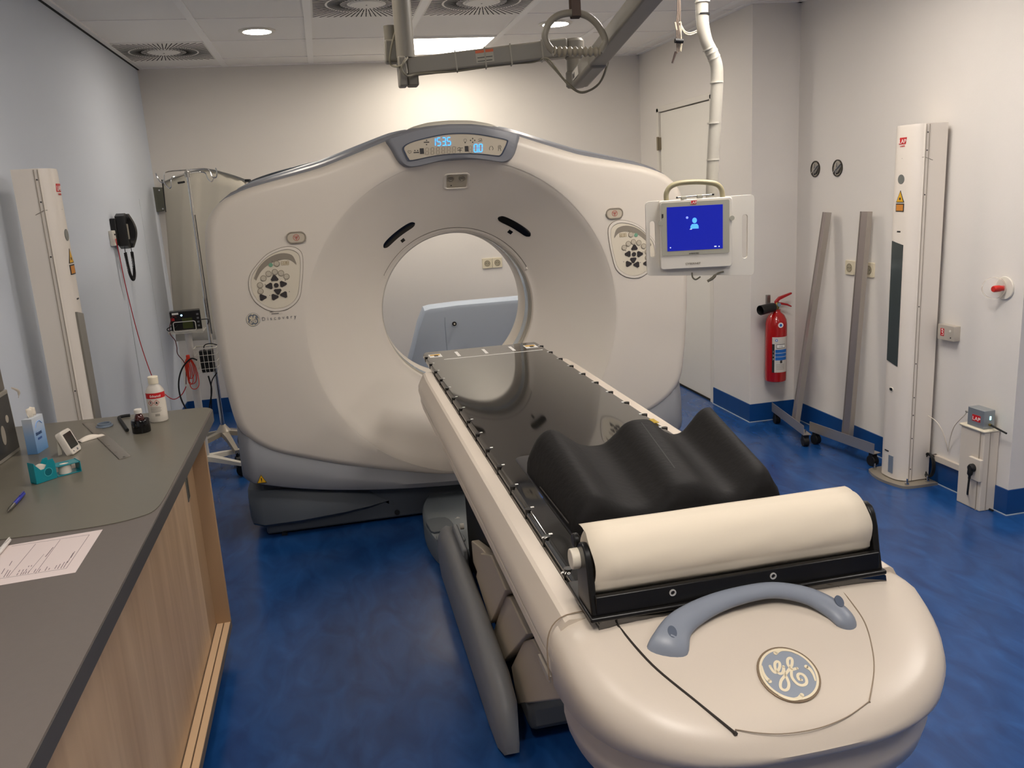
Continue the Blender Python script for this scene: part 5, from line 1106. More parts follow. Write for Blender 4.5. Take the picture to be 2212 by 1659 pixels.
hook([(ix, iy, z0-.02), (ix+.06, iy+.08, z0-.012), (ix+.09, iy+.10, z0-.02), (ix+.10, iy+.11, z0-.055), (ix+.12, iy+.11, z0-.07), (ix+.14, iy+.11, z0-.04)])
MB().lathe([(.03, .15), (.045, .16), (.045, .175), (.02, .21), (.018, .215)], (ix, iy, 0), n=24).obj('hub', mat('hub_silver', 'b5aea2', .35, .6), I)
for a in (219, 291, 3, 75, 147):
    r_ = math.radians(a); dx, dy = math.cos(r_), math.sin(r_)
    MB().loft([[Vector((ix+dx*d-dy*s*w_, iy+dy*d+dx*s*w_, z)) for s, z in ((-1, z0_), (1, z0_), (.8, z1_), (-.8, z1_))] for d, w_, z0_, z1_ in ((.02, .026, .15, .178), (.12, .02, .13, .158), (.27, .015, .085, .108))]).obj('foot', mat('foot_silver', 'b9b1a3', .35, .5), I)
    cx_, cy_ = ix+dx*.262, iy+dy*.262; MB().cyl((cx_-dy*.012, cy_+dx*.012, .034), (cx_+dy*.012, cy_-dx*.012, .034), .033, n=20).cyl((cx_, cy_, .05), (cx_, cy_, .09), .009).obj('caster', M_rubber, I)
tag(MB().tube([aty(434, 690, 5.2), aty(450, 690, 5.25), aty(449, 700, 5.3)], .003, 6, sm=4).obj('sensor_lead', M_rubber), 'short black lead from the device to the infusion pole', 'cable')
tag(MB().tube([(ix+.012, iy-.012, 1.52), (ix+.012, iy-.012, 1.2), (ix+.014, iy-.014, .8)], .0026, 6, sm=4).obj('pole_cable', M_rubber), 'thin black cable running down along the chrome pole', 'cable')
# protective curtain on its wall bracket
C_ = thing('protective_curtain', (-.9, 6.4, 1.7), 'beige protective curtain hanging on a wall bracket in the left corner', 'curtain')
br = aty(345, 432, 6.58)
fr = Frame((0, 6.58, 0), (1, 0, 0), (0, 0, 1)); bu = fr.uvs([(328, 404), (352, 405), (359, 455), (338, 458)])
MB().plate(fr, bu, -.07, 0).obj('wall_bracket', mat('bracket_metal', '6f6f63', .4, .7), C_, smooth=False, bevel=.003)
for P in ((344, 411), (352, 451)): u, v = fr.uv(*P); MB().disc(fr, u, v, .006, 0, .003, 14).obj('bracket_bolt', M_chrome, C_)
M_cur = mat('curtain_beige', 'd8d0bf', .6, bump=.2, bscale=12, spec=.3)
top = [(352, 398, 6.5), (380, 386, 6.4), (415, 374, 6.3), (447, 369, 6.25), (480, 376, 6.15), (510, 385, 6.05), (531, 393, 6.0)]
bot = [(380, 738, 6.5), (396, 736, 6.42), (418, 736, 6.32), (440, 735, 6.25), (470, 733, 6.15), (500, 730, 6.05), (520, 728, 6.0)]
T3 = spline([aty(*p) for p in top], 6); B3 = spline([aty(*p) for p in bot], 6); L = []
for i in range(15):
    t = i/14; row = []
    for j, (a, b_) in enumerate(zip(T3, B3)): p = a.lerp(b_, t); row.append(p+Vector((0, .006*math.sin(j*.5)*(.3+.7*t)+.0025*math.sin(j*1.3+t*3), 0)))
    L.append(row)
MB().loft(L, closed=False, cap=False).obj('curtain_sheet', M_cur, C_, ang=70).modifiers.new('t', 'SOLIDIFY').thickness = .003
MB().tube([p+Vector((0, 0, .008)) for p in T3], .007, 8).obj('curtain_rod', M_steel, C_); MB().cyl(T3[-1]+Vector((0, 0, .008)), T3[-1]+Vector((.03, -.02, .006)), .010).obj('rod_cap', M_black, C_)
MB().tube([aty(350, 388, 6.5), aty(352, 402, 6.5), aty(359, 458, 6.5)], .005, 7).obj('hinge_rod', M_dark_p, C_)
# ================================================================ RIGHT SIDE
# double socket behind the scanner
q = aty(1063, 568, YB)
D2 = thing('double_socket', q, 'white double wall socket on the far wall, seen through the scanner ring', 'socket')
FWb = Frame(q, (1, 0, 0), (0, 0, 1))
def schuko(fr, u, v, par, s=.04):
    MB().plate(fr, rrect(u-s, v-s, u+s, v+s, .006), 0, .010, .002).obj('socket_plate', mat('socket_ivory', 'd9cfb6', .4), par)
    n = 28; MB().ringplate(fr, [(u+.024*math.cos(2*PI*k/n), v+.024*math.sin(2*PI*k/n)) for k in range(n)], [(u+.020*math.cos(2*PI*k/n), v+.020*math.sin(2*PI*k/n)) for k in range(n)], .009, .0125).obj('socket_rim', mat('rim_shade', '8f8570', .5), par)
    MB().disc(fr, u, v, .0198, .0095, .0112, 24).obj('socket_well', mat('well_shade', 'a39a84', .5), par)
    for s_ in (-1, 1): MB().disc(fr, u+s_*.0095, v, .0028, .011, .0122, 10).obj('pin_hole', M_dark_p, par)
for s in (-1, 1): schuko(FWb, s*.041, 0, D2)
# wall things on the right wall, frame normal -X
FWr = Frame((XR, 0, 0), (0, -1, 0), (0, 0, 1))
for P, lab in (((1762, 365), 'round chrome wall outlet, the one nearer the corner'), ((1810, 363), 'round chrome wall outlet, the one nearer the laser column')):
    u, v = FWr.uv(*P); t = thing('round_wall_outlet', FWr.p(u, v), lab, 'wall outlet', 'round chrome outlets on the right wall'); n = 30; c_ = lambda r: [(u+r*math.cos(2*PI*k/n), v+r*math.sin(2*PI*k/n)) for k in range(n)]
    MB().ringplate(FWr, c_(.047), c_(.041), 0, .006).obj('rim', mat('rim_dark', '3a3632', .3, .6), t)
    MB().disc(FWr, u, v, .041, 0, .0025, 30).obj('dish', mat('dish_chrome', 'b5b0a5', .25, .6), t)
    MB().plate(FWr, [(u+.034*math.cos(math.radians(a)), v+.034*math.sin(math.radians(a))) for a in range(-105, 21, 15)], .0026, .0032).obj('dark_hollow', M_blk, t, smooth=False)
    MB().bar(FWr.p(u-.036, v-.026, .006), FWr.p(u+.036, v+.022, .008), .004, .010, up=FWr.N).obj('cross_bar', M_chrome, t, bevel=.001)
    MB().bar(FWr.p(u-.008, v+.03, .005), FWr.p(u-.008, v-.036, .005), .003, .007, up=FWr.N).obj('centre_pin', M_chrome, t)
u, v = FWr.uv(1838, 578); t = thing('wall_socket', FWr.p(u, v), 'white wall socket behind the leaning steel frame', 'socket'); schuko(FWr, u, v, t); schuko(FWr, u+.19, v-.005, t) if 0 else None
u, v = FWr.uv(1880, 583); t = thing('wall_socket', FWr.p(u, v), 'white wall socket half hidden by the second steel frame', 'socket'); schuko(FWr, u, v, t)
# fire extinguisher on the pillar
q = aty(1676, 760, YP-.075); ex, ey = q.x, YP-.075; zb_ = aty(1677, 822, ey).z; zt_ = aty(1683, 690, ey).z; R_ = .058
E_ = thing('fire_extinguisher', (ex, ey, zb_), 'red carbon dioxide fire extinguisher hanging on the pillar', 'fire extinguisher')
zs_ = aty(1675, 690, ey).z
R_ = (aty(1696, 760, ey).x-aty(1655, 760, ey).x)/2
zn = aty(1677, 668, ey).z
MB().lathe([(R_*.80, 0), (R_*.97, .006), (R_, .018), (R_, zs_-zb_-.03), (R_*.93, zs_-zb_), (R_*.72, zs_-zb_+.028), (R_*.42, zs_-zb_+.045), (R_*.36, zn-zb_-.01), (R_*.36, zn-zb_)], (ex, ey, zb_), n=40).obj('cylinder', mat('extinguisher_red', 'a80f10', .22, coat=.5), E_, ang=50)
MB().lathe([(.014, 0), (.016, .01), (.015, .03), (.010, .045)], (ex, ey, zn), n=20).obj('valve', mat('brass', '8d7a45', .35, .8), E_)
MB().cyl((ex+.008, ey-.02, zn+.03), (ex+.008, ey-.008, zn+.03), .012).obj('gauge', mat('gauge_blue', '7f97a8', .3, .5), E_)
MB().loft([[Vector((ex-.012, ey-.008, zn+.028)), Vector((ex-.012, ey+.008, zn+.028)), Vector((ex-.012, ey+.008, zn+.05)), Vector((ex-.012, ey-.008, zn+.05))], [Vector((ex+.02, ey-.010, zn+.058)), Vector((ex+.02, ey+.010, zn+.058)), Vector((ex+.015, ey+.010, zn+.076)), Vector((ex+.015, ey-.010, zn+.076))], [Vector((ex+.10, ey-.009, zn+.088)), Vector((ex+.10, ey+.009, zn+.088)), Vector((ex+.10, ey+.009, zn+.098)), Vector((ex+.10, ey-.009, zn+.098))]]).obj('lever', mat('lever_red', 'a5131b', .35), E_, bevel=.002)
MB().loft([[Vector((ex+.01, ey-.008, zn+.03)), Vector((ex+.01, ey+.008, zn+.03)), Vector((ex+.01, ey+.008, zn+.046)), Vector((ex+.01, ey-.008, zn+.046))], [Vector((ex+.07, ey-.009, zn+.018)), Vector((ex+.07, ey+.009, zn+.018)), Vector((ex+.07, ey+.009, zn+.030)), Vector((ex+.07, ey-.009, zn+.030))], [Vector((ex+.10, ey-.009, zn+.006)), Vector((ex+.10, ey+.009, zn+.006)), Vector((ex+.10, ey+.009, zn+.014)), Vector((ex+.10, ey-.009, zn+.014))]]).obj('carry_handle', mat('lever_red', 'a5131b', .35), E_, bevel=.002)
h0 = Vector((ex-.02, ey-.01, zn+.018)); h1_ = h0+Vector((-.115, -.035, -.008))
MB().cyl((ex-.012, ey, zn+.02), h0, .009).obj('horn_neck', M_steel, E_)
MB().lathe([(.012, 0), (.026, .006), (.0285, .02), (.031, .118), (.029, .122), (.026, .115), (.024, .03), (.0001, .02)], h0, (h1_-h0), n=32, cap=False).obj('discharge_horn', mat('horn_black', '131313', .5), E_)
MB().b2((ex-.035, YP-.02, zn+.03), (ex-.01, YP, zn+.085)).b2((ex-.03, YP-.075, zn+.028), (ex-.018, YP, zn+.036)).obj('wall_bracket', M_steel, E_, bevel=.002)
fa2 = math.atan2(-ey, -ex); o_ = Vector((ex, ey, zb_))
HH = zs_-zb_
lb = wraplabel(o_, R_, HH*.17, HH*.74, fa2-.35, fa2+1.30, mat('label_print_white', 'cfc9c0', .45), 'label', E_)
wraplabel(o_, R_+.0004, HH*.17, HH*.63, fa2-.35, fa2-.12, M_dark_p, 'label_strip', lb)
for k in range(3):
    wraplabel(o_, R_+.0006, HH*(.54-.06*k)-HH*.052, HH*(.54-.06*k), fa2-.06, fa2+1.15, M_blue_p, 'blue_panel', lb)
    wraptext(str(k+1), o_, R_+.0012, fa2-.23, HH*(.54-.06*k)-HH*.045, .012, M_white_p, lb, 'step_number')
wraplabel(o_, R_+.0006, HH*.56, HH*.625, fa2+.05, fa2+.9, M_dark_p, 'title_bar', lb); wraplabel(o_, R_+.0009, HH*.568, HH*.617, fa2+.08, fa2+.88, M_white_p, 'title_field', lb); wraptext('CO2', o_, R_+.0014, fa2+.45, HH*.58, .009, M_dark_p, lb)
wraplabel(o_, R_+.0006, HH*.32, HH*.365, fa2+.4, fa2+.62, M_dark_p, 'pictogram', lb)
for zz in (.30, .275, .25, .225): wraplabel(o_, R_+.0006, HH*zz-.002, HH*zz, fa2+.05, fa2+.85, mat('print_grey', '77716a', .6), 'print_line', lb)
def badge(ang, z, r, c1_, c2_, name):
    n_ = Vector((math.cos(ang), math.sin(ang), 0)); f_ = Frame(o_+n_*(R_-.0012)+Vector((0, 0, z)), (-n_.y, n_.x, 0), (0, 0, 1)); b_ = MB().disc(f_, 0, 0, r, -.002, .0022, 24).obj(name, c1_, E_); MB().disc(f_, 0, 0, r*.55, 0, .0028, 20).obj('badge_mark', c2_, b_)
badge(fa2+.42, HH*.93, .016, M_white_p, M_blue_p, 'round_sticker')
badge(fa2+.05, HH*.69, .008, M_blue_p, M_white_p, 'blue_emblem')
# leaning steel frames on casters
M_fs = mat('frame_steel', 'bab3ab', .34, .75, noise=.12, nscale=3)
def steel_frame(topP, botP, footA, footB, label, xt=2.845, xb=2.74):
    p0 = atx(*topP, xt); p1 = atx(*botP, xb); zf = .085
    fA = atz(*footA, zf); fB = atz(*footB, zf); mid = (fA+fB)/2
    t = thing('steel_frame_stand', (mid.x, mid.y, 0), label, 'steel frame', 'steel frames leaning on the right wall')
    fd = (fB-fA).normalized(); p1 = min((fA.lerp(fB, k_/100)+Vector((0, 0, .012)) for k_ in range(12, 89)), key=lambda P_: abs(pixel_x(P_)-botP[0])); d = (p0-p1).normalized(); nrm = fd.cross(d).normalized()
    if nrm.x > 0: nrm = -nrm
    w_ = .030
    def sec(p): 
        s = fd
        return [p-s*w_-nrm*-.0, p-s*w_+nrm*.03, p-s*(w_-.003)+nrm*.03, p-s*(w_-.003)+nrm*.003, p+s*(w_-.003)+nrm*.003, p+s*(w_-.003)+nrm*.03, p+s*w_+nrm*.03, p+s*w_]
    MB().loft([sec(p1), sec(p0)]).obj('post', M_fs, t, smooth=False)
    MB().loft([[p-fd*(w_-.004)+nrm*.004, p+fd*(w_-.004)+nrm*.004, p+fd*(w_-.004)+nrm*.026, p-fd*(w_-.004)+nrm*.026] for p in (p1, p0)]).obj('post_face', mat('frame_tint', 'a79e9b', .32, .7), t, smooth=False) 
    Lp = (p0-p1).length
    for k, (a, l) in enumerate(((.04, .07), (.20, .06), (.42, .07), (.50, .05))):
        c_ = p0-d*Lp*a; s0 = -fd*(w_+.0008); MB().bar(c_+s0+nrm*.016, c_+s0+nrm*.016-d*l, .0016, .010, up=nrm).obj('slot', M_white_p if 0 else mat('slot_pale', 'cfc6bb', .6), t) if k else None
    Z = Vector((0, 0, 1)); side = Vector((-fd.y, fd.x, 0)); side = side if side.x < 0 else -side
    MB().loft([[p+side*.045, p+side*.045+Z*.058, p+side*.042+Z*.058, p+side*.042+Z*.003, p-side*.002+Z*.003, p-side*.002] for p in (fA-Z*.01, fB-Z*.01)]).obj('foot_bar', M_fs, t, smooth=False)
    for p, s in ((fA, 1), (fB, -1)):
        c_ = p+fd*s*.03+side*.022; MB().cyl((c_.x, c_.y, .06), (c_.x, c_.y, .10), .004).obj('caster_bolt', M_chrome, t)
        MB().cyl(Vector((c_.x, c_.y, .030))-side*.016, Vector((c_.x, c_.y, .030))+side*.016, .030, n=24).b2((c_.x-.016, c_.y-.016, .03), (c_.x+.016, c_.y+.016, .072)).obj('caster', M_rubber, t, bevel=.003)
    return t
steel_frame((1792, 459), (1724, 898), (1682, 884), (1752, 936), 'steel post on a wheeled foot bar leaning by the pillar corner', 2.84, 2.735)
steel_frame((1876, 457), (1834, 932), (1762, 925), (1902, 975), 'steel post on a wheeled foot bar leaning next to the laser column', 2.84, 2.75)
# emergency button with clear cover
u, v = FWr.uv(2172, 622); t = thing('emergency_button', FWr.p(u, v), 'red emergency button under a clear hinged cover on the right wall', 'emergency button')
MB().disc(FWr, u, v, .05, 0, .008, 40).obj('back_plate', M_white, t, bevel=.002)
MB().lathe([(.012, .008), (.012, .03), (.0145, .031), (.0145, .058), (.012, .063)], FWr.p(u, v), FWr.N, 28).obj('red_button', mat('button_red', 'c22a22', .35), t)
fc = Frame(FWr.p(u-.03, v, .03), (Vector((0, -1, 0))*.82+FWr.N*-.57).normalized(), (0, 0, 1)); n = 40
m = MB(); m.ringplate(fc, [(.048*math.cos(2*PI*k/n), .048*math.sin(2*PI*k/n)) for k in range(n)], [(.045*math.cos(2*PI*k/n), .045*math.sin(2*PI*k/n)) for k in range(n)], .0, .014); m.obj('cover_rim', mat('cover_clear_rim', 'e6ddcf', .15, alpha=.45), t)
MB().disc(fc, 0, 0, .045, .012, .0135, 40).obj('clear_cover', mat('cover_clear', 'f0ece4', .05, alpha=.12), t)
# junction box
u, v = FWr.uv(2050, 716); t = thing('junction_box', FWr.p(u, v), 'small grey box with red label on the wall right of the laser column', 'junction box')
M_gb = mat('box_grey', 'b3ab9f', .45)
bb = MB().plate(FWr, rrect(u-.035, v-.036, u+.075, v+.036, .003, 2), 0, .035, .002).obj('box_body', M_gb, t, ang=30)
lg = MB().plate(FWr, [(u-.014, v-.018), (u+.010, v-.018), (u+.010, v+.018), (u-.014, v+.018)], .034, .0358).obj('maker_label', M_red, t, smooth=False)
text('label_text', 'LAP', FWr, u+.006, v-.014, .013, M_white_p, lg, w=.0358, rot=PI/2)
MB().disc(FWr, u+.05, v+.012, .006, .034, .037).obj('knob', M_white, t); MB().disc(FWr, u+.055, v-.02, .003, .034, .037).obj('port', M_dark_p, t)
# cable column with socket on the floor at the wall
M_duct = mat('duct_cream', 'd3c9bb', .4)
dx0, dx1, dy0, dy1 = 2.79, XR, 3.09, 3.235; dzt = atx(2170, 930, dx0+.02).z
dzt = .40
for zz in (.34, .38, .42, .46): pass
top_ = atz
zc = aty(2135, 935, dy0).z
t = thing('cable_column', ((dx0+dx1)/2, (dy0+dy1)/2, 0), 'cream plastic cable column with a socket at the right wall', 'cable column')
MB().b2((dx0, dy0, 0), (dx1-.002, dy1, zc)).obj('trunking', M_duct, t, smooth=False, bevel=.004)
MB().b2((dx0-.008, dy0-.006, zc), (dx1-.002, dy1+.006, zc+.012)).obj('end_cap', mat('cap_pale', 'ddd3bd', .35), t, bevel=.005)
MB().b2((dx0-.0025, dy0+.02, .0), (dx0, dy0+.024, zc)).b2((dx0+.03, dy0-.0015, .0), (dx0+.033, dy0, zc)).obj('cover_joint', mat('joint_shade', '9c9182', .5), t, smooth=False)
FCc = Frame((dx0, 0, 0), (0, -1, 0), (0, 0, 1)); u, v = FCc.uv(2110, 1012)
MB().plate(FCc, rrect(u-.04, v-.055, u+.035, v+.050, .004), 0, .014, .003).obj('socket_plate', M_duct, t, ang=30)
pgl = thing('power_plug', FCc.p(u-.01, v, .014), 'black angled plug with lead in the socket of the cable column', 'plug')
MB().lathe([(.019, 0), (.019, .012), (.014, .02)], FCc.p(u-.006, v+.004, .0145), FCc.N, 24).obj('plug_head', M_rubber, pgl); pp = FCc.p(u-.006, v+.004, .027); MB().tube([pp+Vector((0, 0, .008)), pp+Vector((-.004, -.002, -.02)), pp+Vector((-.006, -.002, -.05))], [.013, .012, .006], 12, sm=4).obj('plug_neck', M_rubber, pgl)
gp_ = atz(2092, 1090, .004); MB().tube([pp+Vector((-.006, -.002, -.045)), pp+Vector((-.008, 0, -.12)), Vector((gp_.x+.0, gp_.y+.01, .05)), Vector((gp_.x, gp_.y+.02, .006)), Vector((gp_.x+.04, gp_.y-.06, .005)), Vector((gp_.x+.045, gp_.y-.10, .005))], .0045, 8, sm=8).obj('plug_lead', M_rubber, pgl)
# radio box standing on the column
bz_ = zc+.0125; hb = aty(2120, 885, dy0+.02).z-bz_; hb = .085
t = thing('wireless_box', (dx0+.045, dy0+.06, bz_), 'grey electronics box with red logo, blue lamp and antenna on the cable column', 'electronics box')
bx_ = MB().b2((dx0+.005, dy0+.015, bz_), (dx0+.062, dy0+.115, bz_+hb)).obj('housing', mat('alu_grey', '9aa0a3', .35, .5), t, bevel=.002)
FWx = Frame((dx0+.005, 0, 0), (0, -1, 0), (0, 0, 1)); yc = -(dy0+.060)
lg = MB().plate(FWx, [(yc-.026, bz_+.026), (yc+.024, bz_+.026), (yc+.024, bz_+.056), (yc-.026, bz_+.056)], 0, .001).obj('maker_label', M_red, t, smooth=False); text('label_text', 'LAP', FWx, yc, bz_+.031, .017, M_white_p, lg, w=.001, align='CENTER', squeeze=1.2)
MB().b2((dx0+.035, dy0+.0138, bz_+.042), (dx0+.041, dy0+.0155, bz_+.058)).obj('status_lamp', mat('cyan_lamp', '70f0ff', .4, em=(.3, 1, 1), estr=6), t)
MB().cyl((dx0+.035, dy0+.015, bz_+.02), (dx0+.036, dy0+.005, bz_+.019), .006).obj('antenna_socket', mat('brass', '8d7a45', .35, .8), t); MB().cyl((dx0+.036, dy0+.006, bz_+.019), (dx0+.045, dy0-.075, bz_+.002), .0045, .004).obj('antenna', M_rubber, t)
MB().cyl((dx0+.02, dy0+.115, bz_+.05), (dx0+.02, dy0+.145, bz_+.052), .004).obj('cable_gland', M_steel, t)
# low cable trunking along the wall
struct(MB().b2((XR-.02, dy1, .118), (XR, 3.49, .148)).b2((XR-.02, 3.47, .118), (XR, 3.49, .148)).obj('trim_3', M_duct, smooth=False, bevel=.003))
# white signal cable and black coil
ca = [Vector((dx0+.02, dy0+.145, bz_+.052)), atx(2085, 895, 2.82), atx(2062, 920, 2.83), atx(2052, 950, 2.85), atx(2048, 975, 2.86), atx(2045, 960, 2.85), atx(2035, 930, 2.84), atx(2022, 910, 2.83), atx(2005, 898, 2.82)]
tag(MB().tube(ca, .0022, 6, sm=8).obj('signal_cable', mat('cable_white', 'd5ccbd', .5)), 'thin white cable sagging between the laser column and the electronics box', 'cable')
m = MB(); c_ = atx(2006, 1005, 2.83)
for i in range(5):
    m.tube([c_+Vector((.004*math.sin(i*2), (.028+.003*i)*math.cos(a), (.055+.004*(i % 3))*math.sin(a))) for a in [2*PI*k/24 for k in range(24)]], .004, 6, closed=True)
m.tube([c_+Vector((0, .02, .05)), c_+Vector((0, .03, .12)), c_+Vector((-.01, .05, .18))], .004, 6, sm=6)
tag(m.obj('coiled_cable', M_rubber), 'coil of black cable behind the foot of the right laser column', 'cable')
# ================================================================ HANGING FROM THE CEILING
M_arm = mat('arm_grey', '827c70', .42); M_arm2 = mat('arm_grey_dark', '6f6a5d', .45)
AY = 2.70
def ap_(x, y, Y=AY): return aty(x, y, Y)
A = thing('ceiling_support_arm', (ap_(870, 0).x, AY, CZ), 'grey jointed support arm hanging from the ceiling in front of the scanner', 'support arm')
ptop = ap_(868, 20); MB().cyl((ptop.x, AY, CZ), (ptop.x, AY, ap_(866, 126).z), .028, n=28).obj('drop_tube', M_arm, A)
q = ap_(845, 52); q2 = ap_(850, 130); MB().cyl((q.x-.002, AY+.03, q.z), (q.x-.002, AY+.03, q2.z), .020, n=24).obj('motor_tube', M_arm2, A)
MB().b2((q.x-.024, AY+.0, q2.z-.005), (q.x+.06, AY+.055, q2.z+.06)).obj('tube_clamp', M_arm2, A, bevel=.006)
k0, k1 = ap_(857, 124), ap_(880, 188); MB().b2((k0.x, AY-.03, k1.z), (k1.x, AY+.03, k0.z)).obj('pivot_block', M_arm, A, bevel=.005)
k0, k1 = ap_(880, 158), ap_(904, 187); MB().b2((k0.x-.002, AY-.026, k1.z), (k1.x, AY+.026, k0.z)).obj('pivot_fork', M_arm2, A, bevel=.005)
armA, armB = ap_(880, 146), ap_(1225, 104, 2.62)
def taper(a, b_, w0, h0_, w1, h1_, name, m_, bev=.006):
    a = Vector(a); b_ = Vector(b_); d = (b_-a).normalized(); x = d.cross(Vector((0, 0, 1))).normalized(); y = x.cross(d)
    return MB().loft([[p+x*sx*w/2+y*sy*h/2 for sx, sy in ((-1, -1), (1, -1), (1, 1), (-1, 1))] for p, w, h in ((a, w0, h0_), (b_, w1, h1_))]).obj(name, m_, A, bevel=bev, seg=3)
ar1 = taper(armA, armB, .05, .050, .05, .054, 'horizontal_arm', M_arm)
al = MB(); fq = Frame(armA, (armB-armA), (0, 0, 1)); fq = Frame(fq.p(0, 0, .0255), (armB-armA), fq.V)
u, v = fq.uv(1048, 121)
la = MB().plate(fq, [(u-.028, v-.018), (u+.026, v-.018), (u+.026, v+.018), (u-.028, v+.018)], -.002, .0012).obj('arm_label', mat('label_grey2', 'a8a291', .5), A, smooth=False); MB().plate(fq, [(u-.028, v+.010), (u+.026, v+.010), (u+.026, v+.018), (u-.028, v+.018)], 0, .002).obj('orange_band', mat('label_orange2', 'c75a2c', .5), la, smooth=False); MB().plate(fq, [(u-.024, v-.014), (u+.020, v-.014), (u+.020, v-.012), (u-.024, v-.012)], 0, .002).plate(fq, [(u-.024, v-.004), (u+.022, v-.004), (u+.022, v-.002), (u-.024, v-.002)], 0, .002).obj('label_lines', M_dark_p, la, smooth=False)
jt = ap_(1240, 84, 2.62); jb = ap_(1245, 190, 2.62)
MB().lathe([(.024, 0), (.030, .006), (.030, .045), (.026, .05), (.026, jt.z-jb.z-.06), (.030, jt.z-jb.z-.055), (.030, jt.z-jb.z-.008), (.024, jt.z-jb.z)], (jt.x, 2.62, jb.z), n=30).obj('elbow_joint', M_arm, A)
e0_, e1_ = ap_(1252, 172, 2.60), aty(1432, -50, 1.75)
MB().loft([[p+x_*a for a, x_ in ()] for p in ()]) if 0 else None
taper(e0_, e0_.lerp(e1_, .30), .055, .05, .055, .056, 'elbow_arm', M_arm, .012)
e2_ = e0_.lerp(e1_, .28); taper(e2_, e1_+(e1_-e0_)*.3, .05, .045, .05, .045, 'spring_arm', M_arm)
dd = (e1_-e0_).normalized(); xx = dd.cross(Vector((0, 0, 1))).normalized(); yy = xx.cross(dd)
if xx.dot(O-e0_) < 0: xx = -xx
fe = Frame(e0_+xx*.0285, dd, xx.cross(dd)*1); fe = Frame(e0_+xx*.0285, dd, fe.V) if fe.N.dot(xx) > 0 else Frame(e0_+xx*.0285, dd, -fe.V)
lb3 = MB().plate(fe, [(.04, -.012), (.12, -.012), (.12, .012), (.04, .012)], -.003, .0012).obj('white_label', mat('label_pale', 'c9c4b8', .5), A, smooth=False); text('label_text', 'RU', fe, .045, -.008, .015, M_dark_p, lb3, w=.0012)
e3 = e1_+(e1_-e0_)*.3; MB().tube([e3, Vector((e3.x+.05, e3.y-.05, CZ-.05)), Vector((e3.x+.06, e3.y-.06, CZ))], .024, 12, sm=4).obj('end_mount', M_arm, A)
cm = mat('cable_grey', '77715f', .5)
MB().tube([ap_(856, 60), ap_(846, 100), ap_(842, 130), ap_(848, 142), ap_(866, 142, 2.66), ap_(880, 125, 2.66), ap_(872, 135, 2.64), ap_(868, 150, 2.64), ap_(880, 164, 2.64), ap_(900, 160, 2.66), ap_(930, 158, 2.66), ap_(990, 153, 2.66), ap_(1040, 146, 2.65), ap_(1100, 138, 2.64), ap_(1150, 134, 2.63), ap_(1180, 126, 2.6), ap_(1200, 145, 2.58), ap_(1225, 178, 2.57), ap_(1255, 199, 2.56), ap_(1290, 185, 2.52), ap_(1308, 150, 2.47), ap_(1316, 105, 2.42), ap_(1345, 75, 2.3), ap_(1385, 38, 2.1)], .0032, 7, sm=7).tube([ap_(1178, 128, 2.6), ap_(1203, 155, 2.58), ap_(1235, 190, 2.57), ap_(1262, 200, 2.56), ap_(1296, 178, 2.52), ap_(1312, 140, 2.47), ap_(1318, 102, 2.42)], .0028, 7, sm=7).obj('arm_cables', cm, A)
for x, y in ((985, 130), (1048, 121), (1104, 118), (1172, 112)):
    ct = MB()
    u, v = fq.uv(x, y); p = fq.p(u, -.0, -.025); ct.loft([[p+fq.V*(.029*b1)+fq.N*(.028*a1)+fq.U*s for a1, b1 in ((-1, -1), (1, -1), (1, 1), (-1, 1))] for s in (-.002, .002)]); ct.obj('cable_tie', mat('tie_grey', '9a9484', .5), A, smooth=False)
# hanging ring grip with strap
GYv = 2.10
G = thing('hanging_ring_grip', aty(1240, 30, GYv), 'grey ring handle with ribbed grip hanging on a brown strap', 'grip handle')
rp = [aty(x, y, GYv) for x, y in ((1195, 111), (1182, 95), (1177, 75), (1185, 52), (1205, 34), (1235, 28), (1265, 33), (1288, 50), (1303, 75), (1306, 92), (1295, 112))]
MB().tube(rp, .0085, 12, sm=6).obj('ring', mat('ring_grey', '817a6b', .4), G)
ga, gb = rp[0], rp[-1]; pr2 = []
for i in range(61): t = i/60; pr2.append((.0105+.0022*math.sin(t*PI*2*9), (gb-ga).length*t))
MB().lathe(pr2, ga, gb-ga, 18).obj('ribbed_grip', mat('grip_grey', '8d8471', .4), G)
st = [aty(1243, 34, GYv-.012), aty(1243, 30, GYv-.014), aty(1243, 10, GYv-.012)]
sx0 = aty(1242, 20, GYv); zs0 = rp[5].z
MB().loft([[Vector((sx0.x+dx-.0, y, z)) for dx in (-.011, .011)]+[Vector((sx0.x+dx, y+.003, z)) for dx in (.011, -.011)] for y, z in ((GYv+.012, CZ), (GYv+.011, zs0+.05), (GYv+.010, zs0), (GYv+.002, zs0-.013), (GYv-.014, zs0-.009), (GYv-.013, zs0+.02), (GYv-.003, zs0+.08), (GYv-.001, CZ))]).obj('strap', mat('strap_brown', '4c3c32', .7), G, bevel=.001)
